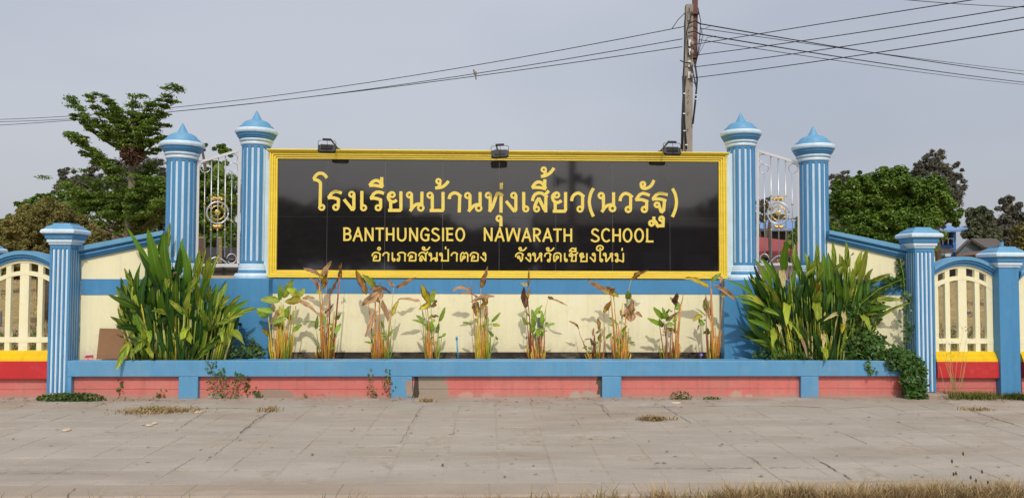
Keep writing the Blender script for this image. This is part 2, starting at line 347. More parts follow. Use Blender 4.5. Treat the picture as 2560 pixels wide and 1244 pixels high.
M['f_term'] = foliage_mat('layered_tree_leaves', (0.055, 0.12, 0.02), (0.28, 0.40, 0.07), 0.5, 0.3, .9)
M['f_round'] = foliage_mat('dense_tree_leaves', (0.028, 0.08, 0.01), (0.22, 0.34, 0.045), 0.45, 0.25, .6)
M['f_dark'] = foliage_mat('dark_feathery_leaves', (0.06, 0.064, 0.05), (0.19, 0.18, 0.135), 0.8, 0.15, .5)
M['f_brown'] = foliage_mat('brownish_bush_leaves', (0.06, 0.065, 0.018), (0.34, 0.30, 0.09), 0.7, 0.25, .9)
M['f_far'] = foliage_mat('far_tree_leaves', (0.055, 0.07, 0.04), (0.18, 0.2, 0.11), 0.8, 0.2, .3)
M['f_vine'] = foliage_mat('vine_leaves', (0.02, 0.06, 0.012), (0.09, 0.19, 0.03), 0.4, 0.2, 6)
M['f_weed'] = foliage_mat('weed_leaves', (0.03, 0.075, 0.015), (0.14, 0.22, 0.05), 0.5, 0.2, 6)
L = {
 'g': leaf_mat('leaf_green', (0.10, 0.22, 0.012), (0.24, 0.36, 0.06)),
 'n': leaf_mat('leaf_bright_green', (0.20, 0.35, 0.025), (0.36, 0.46, 0.10), patch=(0.34, 0.38, 0.05), amt=0.1),
 'd': leaf_mat('leaf_dark_green', (0.025, 0.085, 0.008), (0.10, 0.19, 0.03)),
 'v': leaf_mat('leaf_variegated', (0.11, 0.23, 0.015), (0.36, 0.42, 0.10), patch=(0.58, 0.58, 0.08), amt=0.3, pscale=7),
 'w': leaf_mat('leaf_yellow_green', (0.38, 0.46, 0.04), (0.45, 0.45, 0.12), patch=(0.12, 0.22, 0.02), amt=0.1),
 'y': leaf_mat('leaf_yellow', (0.66, 0.54, 0.02), (0.5, 0.45, 0.1), patch=(0.30, 0.34, 0.03), amt=0.35, edge=(0.28, 0.12, 0.035)),
 'o': leaf_mat('leaf_ochre', (0.55, 0.36, 0.03), (0.35, 0.2, 0.05), patch=(0.24, 0.10, 0.03), amt=0.5, edge=(0.16, 0.06, 0.02)),
 'b': leaf_mat('leaf_dry_brown', (0.52, 0.34, 0.19), (0.32, 0.17, 0.08), patch=(0.34, 0.17, 0.07), amt=0.4, rough=0.6),
 'k': leaf_mat('leaf_dark_brown', (0.17, 0.075, 0.04), (0.1, 0.04, 0.02), patch=(0.3, 0.17, 0.08), amt=0.2, rough=0.6),
 'p': leaf_mat('leaf_pale', (0.55, 0.47, 0.22), (0.4, 0.33, 0.15), patch=(0.35, 0.28, 0.1), amt=0.2, rough=0.6),
}
ST = {
 'g': paint('stem_green', (0.22, 0.30, 0.03), 0.45, 0.3, 12, 0), 'y': paint('stem_yellow', (0.56, 0.42, 0.035), 0.45, 0.3, 12, 0),
 'o': paint('stem_orange_brown', (0.50, 0.22, 0.04), 0.5, 0.35, 14, 0, stretch=(3, 3, .6)), 'r': paint('stem_red', (0.25, 0.055, 0.032), 0.45, 0.3, 12, 0),
 'p': paint('stem_pale', (0.42, 0.40, 0.16), 0.5, 0.2, 12, 0),
}

def XW(px): return XP(px, YFX)
YFX = -.66
GREY = (0.33, 0.27, 0.215)
weather(M['coral'], low=((0.34, 0.27, 0.21), .95), drip=((0.40, 0.12, 0.11), .5), z0=-.01, z1=.085, patches=[
  (XW(1078), .21, .12, .22, GREY), (XW(1043), .03, .15, .25, (0.06, 0.045, 0.035)), (XW(690), .26, .035, .07, (0.30, 0.22, 0.17)), (XW(1499), .035, .10, .25, (0.10, 0.075, 0.05)), (XW(1165), .09, .03, .05, (.50, .28, .23)), (XW(1220), .07, .02, .05, (.50, .27, .22)),
  (XW(1437), .06, .03, .06, (.42, .34, .29)), (XW(1840), .07, .03, .06, (.48, .31, .25)), (XW(1872), .05, .015, .04, (.48, .31, .25)), (XW(540), .10, .02, .05, (.38, .3, .25)), (XW(1475), .09, .03, .05, (.40, .32, .27))])
for k_, c_, a_ in (('blue_rim', (0.10, 0.20, 0.30), .35), ('blue', (0.05, 0.17, 0.33), .4), ('blue_light', (0.10, 0.25, 0.40), .4), ('white', (0.42, 0.54, 0.64), .45), ('red', (0.36, 0.03, 0.03), .4), ('yellow', (0.62, 0.40, 0.02), .35)):
    weather(M[k_], low=((0.24, 0.24, 0.22), .6), drip=(c_, a_), z0=-.01, z1=.06)
weather(M['cream'], low=((0.50, 0.44, 0.30), .7), drip=((0.70, 0.64, 0.46), .45), z0=.36, z1=.62)
for k_ in ('slab', 'slab2', 'joint', 'kerb'):
    m = M[k_]; n, l = nt(m); b = n['Principled BSDF']; src = b.inputs['Base Color'].links[0].from_socket
    g = n.new('ShaderNodeNewGeometry')
    for (st, sc, lo, hi, amt, col) in (((.35, 1.3, 1), 1.0, .50, .68, .55, (0.27, 0.20, 0.145)), ((.5, 1.6, 1), 2.3, .56, .72, .5, (0.50, 0.45, 0.39)), ((.5, 2.4, 1), 3.1, .60, .72, .5, (0.20, 0.165, 0.135)), ((1, 3, 1), 16, .58, .75, .45, (0.20, 0.17, 0.14)), ((1, 1, 1), 55, .66, .74, .55, (0.13, 0.11, 0.09))):
        mp = n.new('ShaderNodeMapping'); mp.inputs['Scale'].default_value = st; mp.inputs['Location'].default_value = (sc, sc * 2, 0); l.new(g.outputs['Position'], mp.inputs[0])
        q = n.new('ShaderNodeTexNoise'); q.inputs['Scale'].default_value = sc; q.inputs['Detail'].default_value = 9; q.inputs['Roughness'].default_value = .68; l.new(mp.outputs[0], q.inputs['Vector'])
        r = n.new('ShaderNodeMapRange'); r.inputs['From Min'].default_value = lo; r.inputs['From Max'].default_value = hi; r.inputs['To Max'].default_value = amt; l.new(q.outputs['Fac'], r.inputs['Value'])
        x = n.new('ShaderNodeMix'); x.data_type = 'RGBA'; l.new(r.outputs[0], x.inputs['Factor']); l.new(src, x.inputs['A']); x.inputs['B'].default_value = list(col) + [1]; src = x.outputs['Result']
    sp = n.new('ShaderNodeSeparateXYZ'); l.new(g.outputs['Position'], sp.inputs[0])        # soil washed down along the wall foot
    r = n.new('ShaderNodeMapRange'); r.inputs['From Min'].default_value = -1.5; r.inputs['From Max'].default_value = -.75; r.inputs['To Max'].default_value = .55; l.new(sp.outputs['Y'], r.inputs['Value'])
    q = n.new('ShaderNodeTexNoise'); q.inputs['Scale'].default_value = 2.2; q.inputs['Detail'].default_value = 8; l.new(g.outputs['Position'], q.inputs['Vector'])
    mm = n.new('ShaderNodeMath'); mm.operation = 'MULTIPLY'; l.new(r.outputs[0], mm.inputs[0]); r2 = n.new('ShaderNodeMapRange'); r2.inputs['From Min'].default_value = .4; r2.inputs['From Max'].default_value = .6; l.new(q.outputs['Fac'], r2.inputs['Value']); l.new(r2.outputs[0], mm.inputs[1])
    x = n.new('ShaderNodeMix'); x.data_type = 'RGBA'; l.new(mm.outputs[0], x.inputs['Factor']); l.new(src, x.inputs['A']); x.inputs['B'].default_value = (0.27, 0.19, 0.13, 1); src = x.outputs['Result']
    l.new(src, b.inputs['Base Color'])
random.seed(3)
def struct(name, mb, mat, **k):
    o = mb.build(name, mat, None); o['kind'] = 'structure'; return o
# ------------------------------------------------------------------ ground
MB_ = MB
def field_z(y):
    return 0.0 if y < 12 else (1.2 * (y - 12) / 24 if y < 36 else 1.2)
g = MB(); ys_ = [1.2, 12, 16, 20, 24, 28, 32, 36, 60, 120, 700]
for a_, b_ in zip(ys_[:-1], ys_[1:]): g.add([(-400, a_, field_z(a_) - .012), (400, a_, field_z(a_) - .012), (400, b_, field_z(b_) - .012), (-400, b_, field_z(b_) - .012)], [(0, 1, 2, 3)])
g.add([(-400, -0.66, -0.012), (400, -0.66, -0.012), (400, 1.2, -0.012), (-400, 1.2, -0.012)], [(0, 1, 2, 3)])
struct('field_ground', g, M['field'])
yT0 = PG(1280, 850, 0).y; yT1 = PG(1280, 806, 0).y
t = MB(); n = 40
for i in range(n):
    x0, x1 = -60 + 3 * i, -57 + 3 * i
    w = lambda x: 0.35 * math.sin(x * .7) + .2 * math.sin(x * 1.9)
    t.add([(x0, yT0 + w(x0), -0.006), (x1, yT0 + w(x1), -0.006), (x1, yT1 + w(x1 + 5), -0.006), (x0, yT1 + w(x0 + 5), -0.006)], [(0, 1, 2, 3)])
struct('dirt_path', t, M['dirt'])
r_ = MB(); r_.add([(-400, -40, -0.14), (400, -40, -0.14), (400, -5.2, -0.14), (-400, -5.2, -0.14)], [(0, 1, 2, 3)])
struct('road', r_, M['asphalt'])
# verge of dirt beyond the kerb, the road's far side
v_ = MB(); v_.add([(-400, -400, -0.16), (400, -400, -0.16), (400, -16, -0.12), (-400, -16, -0.12)], [(0, 1, 2, 3)])
struct('far_verge', v_, M['field'])
v_ = MB(); v_.add([(-60, -6.1, -0.132), (60, -6.1, -0.132), (60, -4.6, -0.045), (-60, -4.6, -0.045)], [(0, 1, 2, 3)])
struct('gutter', v_, M['dirt'])
# kerb
yK = PG(1280, 1206, 0).y; yK0 = PG(1280, 1236, 0).y
k = MB()
prof = [(yK0, -0.2), (yK0, -0.012), (yK0 + .02, 0.0), (yK - .012, 0.002), (yK - .012, -0.2)]
for i in range(-14, 14):
    x0, x1 = i * 1.0 + .0015, i * 1.0 + .9985
    m = len(prof)
    k.prism([(x0, y, z) for y, z in prof], (x1 - x0, 0, 0))
k.box(-14, 14, yK0 + .02, yK - .02, -.2, -.006)
kerb = struct('kerb', k, M['kerb'])
# pavement slabs
pav = MB(); pav.add([(-14, yK - .01, -0.0015), (14, yK - .01, -0.0015), (14, -0.66, -0.0015), (-14, -0.66, -0.0015)], [(0, 1, 2, 3)])
pavement = struct('pavement', pav, M['joint'])
T = 0.398
slab_me = []
for q in range(6):
    w = T - 0.007
    b = MB(); c = 0.0025; wx = T - .018
    x0, x1, y0, y1, z0, z1 = -wx / 2, wx / 2, -w / 2, w / 2, -0.02, 0.0
    jig = [random.uniform(-.0015, .002) for _ in range(4)]
    b.add([(x0, y0, z0), (x1, y0, z0), (x1, y1, z0), (x0, y1, z0), (x0, y0, z1 - c + jig[0]), (x1, y0, z1 - c + jig[1]), (x1, y1, z1 - c + jig[2]), (x0, y1, z1 - c + jig[3]),
           (x0 + c, y0 + c, z1 + jig[0]), (x1 - c, y0 + c, z1 + jig[1]), (x1 - c, y1 - c, z1 + jig[2]), (x0 + c, y1 - c, z1 + jig[3])],
          [(0, 1, 5, 4), (1, 2, 6, 5), (2, 3, 7, 6), (3, 0, 4, 7), (4, 5, 9, 8), (5, 6, 10, 9), (6, 7, 11, 10), (7, 4, 8, 11), (8, 9, 10, 11)])
    me = bpy.data.meshes.new('slab'); me.from_pydata(b.v, [], b.f); me.materials.append(M['slab'] if q % 3 else M['slab2']); slab_me.append((me, b))
x_ref = PG(1243, 1115, 0).x
cnt = 0; rest = MB(); cand = []
nrow = int((-0.7 - yK) / T) + 1
for r0 in range(nrow):
    yc = yK + T * (r0 + .5)
    if yc + T / 2 > -0.60: yc_top = -0.60
    half = (yc + 9.8) * 1280 / F_PX + .5
    for c0 in range(-34, 35):
        xc = x_ref + T * (c0 + .5)
        cand.append((abs(xc + 0.0) - half, r0, xc, yc))
cand.sort()
for q, (m_, r0, xc, yc) in enumerate(cand):
    if yc > -0.62: continue
    me, b = slab_me[random.randrange(6)]
    dz = random.uniform(-.0015, .0025) + (0.002 if r0 > nrow - 3 else 0)
    if cnt < 296 and m_ < 0.25:
        o = link('slab', me, pavement, loc=(xc, yc, dz)); o.rotation_euler = (random.uniform(-.004, .004), random.uniform(-.004, .004), random.uniform(-.006, .006)); cnt += 1
    else:
        rest.add([(v[0] + xc, v[1] + yc, v[2] + dz) for v in b.v], b.f)
o = rest.build('slab_field', M['slab'], pavement); o['kind'] = 'stuff'
# smooth cement strip by the wall (slabs smeared over with mortar): low uneven sheet
st = MB(); nx, ny = 60, 4
ys0 = PG(1280, 1014, 0).y
ed = lambda x: 0.10 * math.sin(x * 1.1 + 1) + .07 * math.sin(x * 2.7) + .04 * math.sin(x * 6.1)
for i in range(nx + 1):
    for j in range(ny + 1):
        x = -8.4 + 16.8 * i / nx; y = (ys0 + ed(x)) * (1 - j / ny) + (-0.5) * j / ny
        st.v.append((x, y, 0.0052 + (0.004 if j else -0.003)))
for i in range(nx):
    for j in range(ny):
        a = i * (ny + 1) + j; st.f.append((a, a + ny + 1, a + ny + 2, a + 1))
struct('cement_strip', st, M['slab'])

# cracks and open joints in the pavement
def crack(pts, w, lab=None):
    m = MB(); P_ = []
    for (a, b_) in zip(pts[:-1], pts[1:]):
        A, B = PG(*a), PG(*b_); k = max(3, int((B - A).length / .05))
        for i in range(k): q = A.lerp(B, i / k); P_.append(Vector((q.x + random.uniform(-.010, .010), q.y + random.uniform(-.010, .010), .0075)))
    for i in range(len(P_) - 1):
        a, b_ = P_[i], P_[i + 1]; d = (b_ - a).normalized(); s_ = Vector((-d.y, d.x, 0)) * w * random.uniform(.1, .8)
        m.add([a - s_, b_ - s_, b_ + s_, a + s_], [(0, 1, 2, 3)])
    return m
M['crack'] = paint('dirt_in_crack', (0.17, 0.135, 0.105), 0.95, 0.3, 20, 0)
cm_ = MB()
random.seed(12)
for pts, w in (([(262, 1080), (300, 1082), (420, 1082), (600, 1082)], .005), ([(600, 1082), (640, 1050), (668, 1032), (700, 1008)], .008), ([(345, 1079), (375, 1072)], .005), ([(436, 1079), (480, 1050), (520, 1024)], .005), ([(2425, 1026), (2560, 1069)], .009), ([(2430, 1026), (2560, 1024)], .004), ([(165, 1246), (178, 1228), (192, 1219)], .006), ([(1650, 1010), (1735, 1062)], .006), ([(1500, 1013), (1530, 1048)], .006),
               ([(0, 1183), (290, 1184)], .004), ([(140, 1184), (190, 1165)], .004), ([(860, 1120), (1010, 1117)], .005), ([(1300, 1114), (1480, 1113)], .005), ([(1745, 1113), (1850, 1112)], .004), ([(1740, 1052), (1800, 1052)], .006), ([(1580, 1171), (1900, 1170)], .006), ([(1925, 1170), (2040, 1168)], .005), ([(2030, 1143), (2075, 1168), (2140, 1205)], .008), ([(1875, 1142), (1912, 1168)], .008), ([(2080, 1205), (2520, 1200)], .004), ([(1950, 1198), (1990, 1210)], .005), ([(250, 1033), (310, 1030)], .004), ([(960, 1030), (1040, 1029)], .004), ([(1100, 1009), (1230, 1010)], .005), ([(2130, 1090), (2260, 1093)], .004), ([(2400, 1110), (2410, 1111)], .004), ([(1050, 1020), (1000, 1110)], .004), ([(700, 1010), (500, 1165)], .003)):
    q = crack(pts, w); cm_.add(q.v, q.f)
cm_ = cm_.build('pavement_cracks', M['crack']); tag(cm_, 'fine dirt-filled cracks and open joints across the pavement', 'cracks', kind='stuff')
# ------------------------------------------------------------------ planter
YF = -0.72; YC = YF + .06
zt = ZP(1280, 901.5, YF); zb = ZP(1280, 940.5, YF)
xl = XP(172.5, YF); xr = XP(2262, YF)
planter = thing('planter', ((xl + xr) / 2, YF, 0), 'long low blue-rimmed planter with coral plinth running under the black sign', 'planter')
p = MB()
ySide, yMid = YF + .12, YF + .24
xa0, xa1, xb0, xb1 = XP(539, ySide), XP(632, yMid), XP(1857, yMid), XP(1940, ySide)
out_ = [(xl, YF), (xr, YF), (xr, ySide), (xb1, ySide), (xb0, yMid), (xa1, yMid), (xa0, ySide), (xl, ySide)]
p.prism([(x, y, zb) for x, y in out_], (0, 0, zt - zb)).build('rim', M['blue_rim'], planter, bevel=0.008)
YPART = -.23
# partition walls running back from the rim to the pedestals
for (px0, px1) in ((622, 640), (1852, 1872)):
    x0, x1 = XP(px0, yMid), XP(px1, yMid)
    MB().box(x0, x1, yMid + .002, -0.185, .1, zt - .004).build('partition', M['blue_rim'], planter)
legs = [(172.5, 184), (451, 499), (979, 1032), (1505, 1553), (2000, 2044)]
for i, (a, b) in enumerate(legs):
    MB().box(XP(a, YF), XP(b, YF), YF + .0015, YC + .03, -0.01, zb - .001).build('leg', M['blue_rim'], planter, bevel=.006)
# coral plinth courses between the legs
for i in range(5):
    x0 = XP(legs[i][1], YF) + .001; x1 = (XP(legs[i + 1][0], YF) - .001) if i < 4 else xr - .02
    zc = 0.108
    MB().box(x0, x1, YC, YC + .12, -.02, zc - .001).build('plinth_block', M['coral'], planter, bevel=.004)
    MB().box(x0, x1, YC - .0015, YC + .12, zc + .0015, zb - .004).build('plinth_block', M['coral'], planter, bevel=.004)
MB().box(xl + .05, xr - .05, YC + .125, YC + .16, -.02, zb).build('backing', M['rubble'], planter)
# bare patches where render has fallen off
def patch(px0, px1, py0, py1, Y, nm='bare_patch', mat='rubble'):
    pts = []; n = 36; ph_ = random.uniform(0, 6)
    c = P((px0 + px1) / 2, (py0 + py1) / 2, Y); w = (P(px1, py0, Y).x - P(px0, py0, Y).x) / 2; h = abs(P(px0, py0, Y).z - P(px0, py1, Y).z) / 2
    for i in range(n):
        a = 2 * math.pi * i / n; q = .92 + .12 * math.sin(2 * a + ph_) + .08 * math.sin(5 * a + 2 * ph_) + random.uniform(-.04, .04); cx, sx = math.cos(a), math.sin(a)
        s = (abs(cx) ** 4 + abs(sx) ** 4) ** .25; pts.append((c.x + w * cx / s * q, Y, max(.001, c.z + h * sx / s * q)))
    MB().prism(pts[::-1], (0, -.0025, 0)).build(nm, M[mat], planter)
for a in ((1014, 1031, 945, 994),): patch(*a, YF)
soil_z = zt - .07
MB().add([(xl + .02, ySide - .02, soil_z), (xr - .02, ySide - .02, soil_z), (xr - .02, 0.02, soil_z), (xl + .02, .02, soil_z)], [(0, 1, 2, 3)]).build('soil', M['soil'], planter)

# ------------------------------------------------------------------ sign wall
zTop = ZP(1247, 374, -.05); zFrB = ZP(1247, 694, -.07)
YW = -.055
xL, xR = XP(672.5, 0), XP(1819, 0)
wall = thing('sign_wall', ((xL + xR) / 2, 0.1, 0), 'cream and blue wall carrying the black school sign between the round columns', 'wall')
MB().box(xL, xR, YW, .26, -.02, ZP(1247, 734, YW)).build('lower_panel', M['cream'], wall)
MB().box(xL, xR, YW - .006, .26, ZP(1247, 734, YW) + .0005, ZP(1247, 697, YW)).build('band', M['blue'], wall)
MB().box(xL - .08, xR + .08, 0.0, .26, ZP(1247, 697, YW) + .0005, zTop - .02).build('upper_panel', M['white'], wall)
MB().box(xL - .01, xR + .01, YW - .03, YW - .0005, .1, ZP(1247, 880, YW - .03)).build('footing', M['footing'], wall)
# pedestals
YP = -0.225
zP = ZP(1247, 697, YP)
cols = dict(il=(641.5, .10, 0), ir=(1852, .10, 0), ol=(456, -.17, 1), orr=(2033, -.17, 1))
xPL1, xPR0 = XP(672.5, YP), XP(1809.5, YP)
oLx = P(456, 370, -.17).x; oRx = P(2033, 375, -.17).x
def pedestal(pts, par):
    MB().prism([(x, y, 0.0) for x, y in pts], (0, 0, zP)).build('pedestal', M['blue'], par, bevel=.006)
iLx, iRx = P(641.5, 340, .10).x, P(1852, 345, .10).x
pedestal([(oLx - .28, -.345), (oLx + .22, -.345), (oLx + .36, YP), (xPL1, YP), (xPL1, .36), (oLx - .28, .1)], wall)
pedestal([(oRx + .28, .1), (xPR0, .36), (xPR0, YP), (oRx - .36, YP), (oRx - .22, -.345), (oRx + .28, -.345)], wall)

# ------------------------------------------------------------------ the black sign
YS = -0.02
tl, tr, br, bl = P(695.5, 398.5, YS), P(1796.6, 404, YS), P(1796, 677.6, YS), P(691.8, 675.2, YS)
x0, x1 = (tl.x + bl.x) / 2, (tr.x + br.x) / 2; z1, z0 = (tl.z + tr.z) / 2, (bl.z + br.z) / 2
sign = thing('school_sign', ((x0 + x1) / 2, YS, z0), 'black granite school name sign with raised gold lettering in a gold moulded frame', 'sign')
MB().box(x0, x1, YS + .004, -.0005, z0, z1).build('backing', M['grout'], sign)
seams = [816, 961, 1105.5, 1247.5, 1389.5, 1532, 1675.5]
xs = [x0] + [XP(s, YS) for s in seams] + [x1]
zm = (ZP(816, 541, YS) + ZP(1532, 545.3, YS)) / 2
gp = .0014
for i in range(8):
    for (za, zb_) in ((z0, zm), (zm, z1)):
        o = MB().box(xs[i] + gp, xs[i + 1] - gp, YS, YS + .006, za + gp, zb_ - gp).build('tile', M['granite'], sign)
        o.rotation_euler = (random.uniform(-.0016, .0016), 0, random.uniform(-.0016, .0016))
# mitred frame profile: (outward w, proud d)
fp = [(0, 0), (0, .03), (.006, .036), (.018, .034), (.021, .022), (.025, .022), (.028, .048), (.036, .053), (.046, .050), (.049, .036), (.053, .036), (.056, .066), (.066, .072), (.078, .067), (.081, .055), (.085, .056), (.088, .080), (.098, .086), (.11, .08), (.112, 0)]
fp = [(w * .86, d * .72) for w, d in fp]; fw = fp[-1][0]
def fr_corner(cx, cz, sx, sz): return [(cx + sx * w, YS - d, cz + sz * w) for w, d in fp]
cs = [fr_corner(x0, z0, -1, -1), fr_corner(x1, z0, 1, -1), fr_corner(x1, z1, 1, 1), fr_corner(x0, z1, -1, 1)]
for a in range(4):
    A, B = cs[a], cs[(a + 1) % 4]; m = MB(); k = len(A)
    m.v = list(A) + list(B); m.f = [(i, i + 1, k + i + 1, k + i) for i in range(k - 1)]
    m.build('frame_moulding', M['gold'], sign)
# crown ledge on top
zc0 = z1 + fw
MB().prism([(x0 - fw - .028, YS, zc0 - .012), (x0 - fw - .028, YS - .08, zc0 - .012 + .006), (x0 - fw - .028, YS - .092, zc0 + .012), (x0 - fw - .028, YS - .08, zc0 + .02), (x0 - fw - .028, YS - .03, zc0 + .027), (x0 - fw - .028, YS + .25, zc0 + .027), (x0 - fw - .028, YS + .25, zc0 - .012)][::-1], (x1 - x0 + 2 * fw + .056, 0, 0)).build('crown_moulding', M['gold'], sign, bevel=.004)

# lettering: centre-line strokes traced on the sign's own plane
def catmull(pts, k=5):
    q = [pts[0]] + list(pts) + [pts[-1]]; o = []
    for i in range(1, len(q) - 2):
        a, b, c, d = [np.array(q[j], float) for j in (i - 1, i, i + 1, i + 2)]
        for s in range(k):
            t = s / k; o.append(.5 * ((2 * b) + (c - a) * t + (2 * a - 5 * b + 4 * c - d) * t * t + (3 * b - a - 3 * c + d) * t ** 3))
    o.append(np.array(pts[-1], float)); return o
def glyph(strokes, ox, oy, s, w, th):
    """strokes: ('l',pts) ('s',pts) ('c',x,y,r) ('e',x,y,rx,ry)"""
    m = MB()
    for k, st in enumerate(strokes):
        closed = False; ww = w
        if st[0] == 'l': pts = [np.array(p, float) for p in st[1:]]
        elif st[0] == 's': pts = catmull(st[1:])
        elif st[0] == 'c':
            pts = [np.array((st[1] + st[3] * math.cos(a), st[2] + st[3] * math.sin(a))) for a in np.linspace(0, 2 * math.pi, 17)[:-1]]; closed = True; ww = min(w, st[3] * 1.02) if len(st) < 5 else st[4]
        else:
            pts = [np.array((st[1] + st[3] * math.cos(a), st[2] + st[4] * math.sin(a))) for a in np.linspace(0, 2 * math.pi, 25)[:-1]]; closed = True
        n = len(pts); Lf, Rt = [], []
        for i in range(n):
            a = pts[i - 1] if (i or closed) else None; b = pts[i]; c = pts[(i + 1) % n] if (i < n - 1 or closed) else None
            d1 = (b - a) if a is not None else (c - b); d2 = (c - b) if c is not None else (b - a)
            d1 = d1 / (np.linalg.norm(d1) + 1e-9); d2 = d2 / (np.linalg.norm(d2) + 1e-9)
            nn = np.array((-d1[1] - d2[1], d1[0] + d2[0])); L_ = np.linalg.norm(nn)
            nn = nn / L_ if L_ > .3 else np.array((-d1[1], d1[0])); co = max(.55, nn @ np.array((-d1[1], d1[0])))
            Lf.append(b + nn * ww / 2 / co); Rt.append(b - nn * ww / 2 / co)
        Yf = YS - th - .0005 * k
        w3 = lambda q, Y: tuple(P(ox + q[0] / s, oy + q[1] / s, YS) * 1.0)[0:1] + (Y,) + tuple(P(ox + q[0] / s, oy + q[1] / s, YS))[2:3]
        vs = [w3(q, Yf) for q in Lf] + [w3(q, Yf) for q in Rt] + [w3(q, YS + .001) for q in Lf] + [w3(q, YS + .001) for q in Rt]
        fs = []
        e = n if closed else n - 1
        for i in range(e):
            j = (i + 1) % n
            fs += [(i, j, n + j, n + i), (i, 2 * n + i, 2 * n + j, j), (n + i, n + j, 3 * n + j, 3 * n + i)]
        if not closed: fs += [(0, n, 3 * n, 2 * n), (n - 1, 3 * n - 1, 4 * n - 1, 2 * n - 1)]
        m.add(vs, fs)
    m.build('letter', M['letter'], sign)
l, s, c, e = (lambda *a: ('l',) + a), (lambda *a: ('s',) + a), (lambda *a: ('c',) + a), (lambda *a: ('e',) + a)
GA = (760, 400, 6.9125, 54, .014); GB = (1060, 400, 6.9125, 54, .014); GC = (1300, 400, 6.9125, 54, .014); GD = (1460, 400, 6.22, 48, .014)
def cc(x, y, r=42): return ('c', x, y, r, 38)
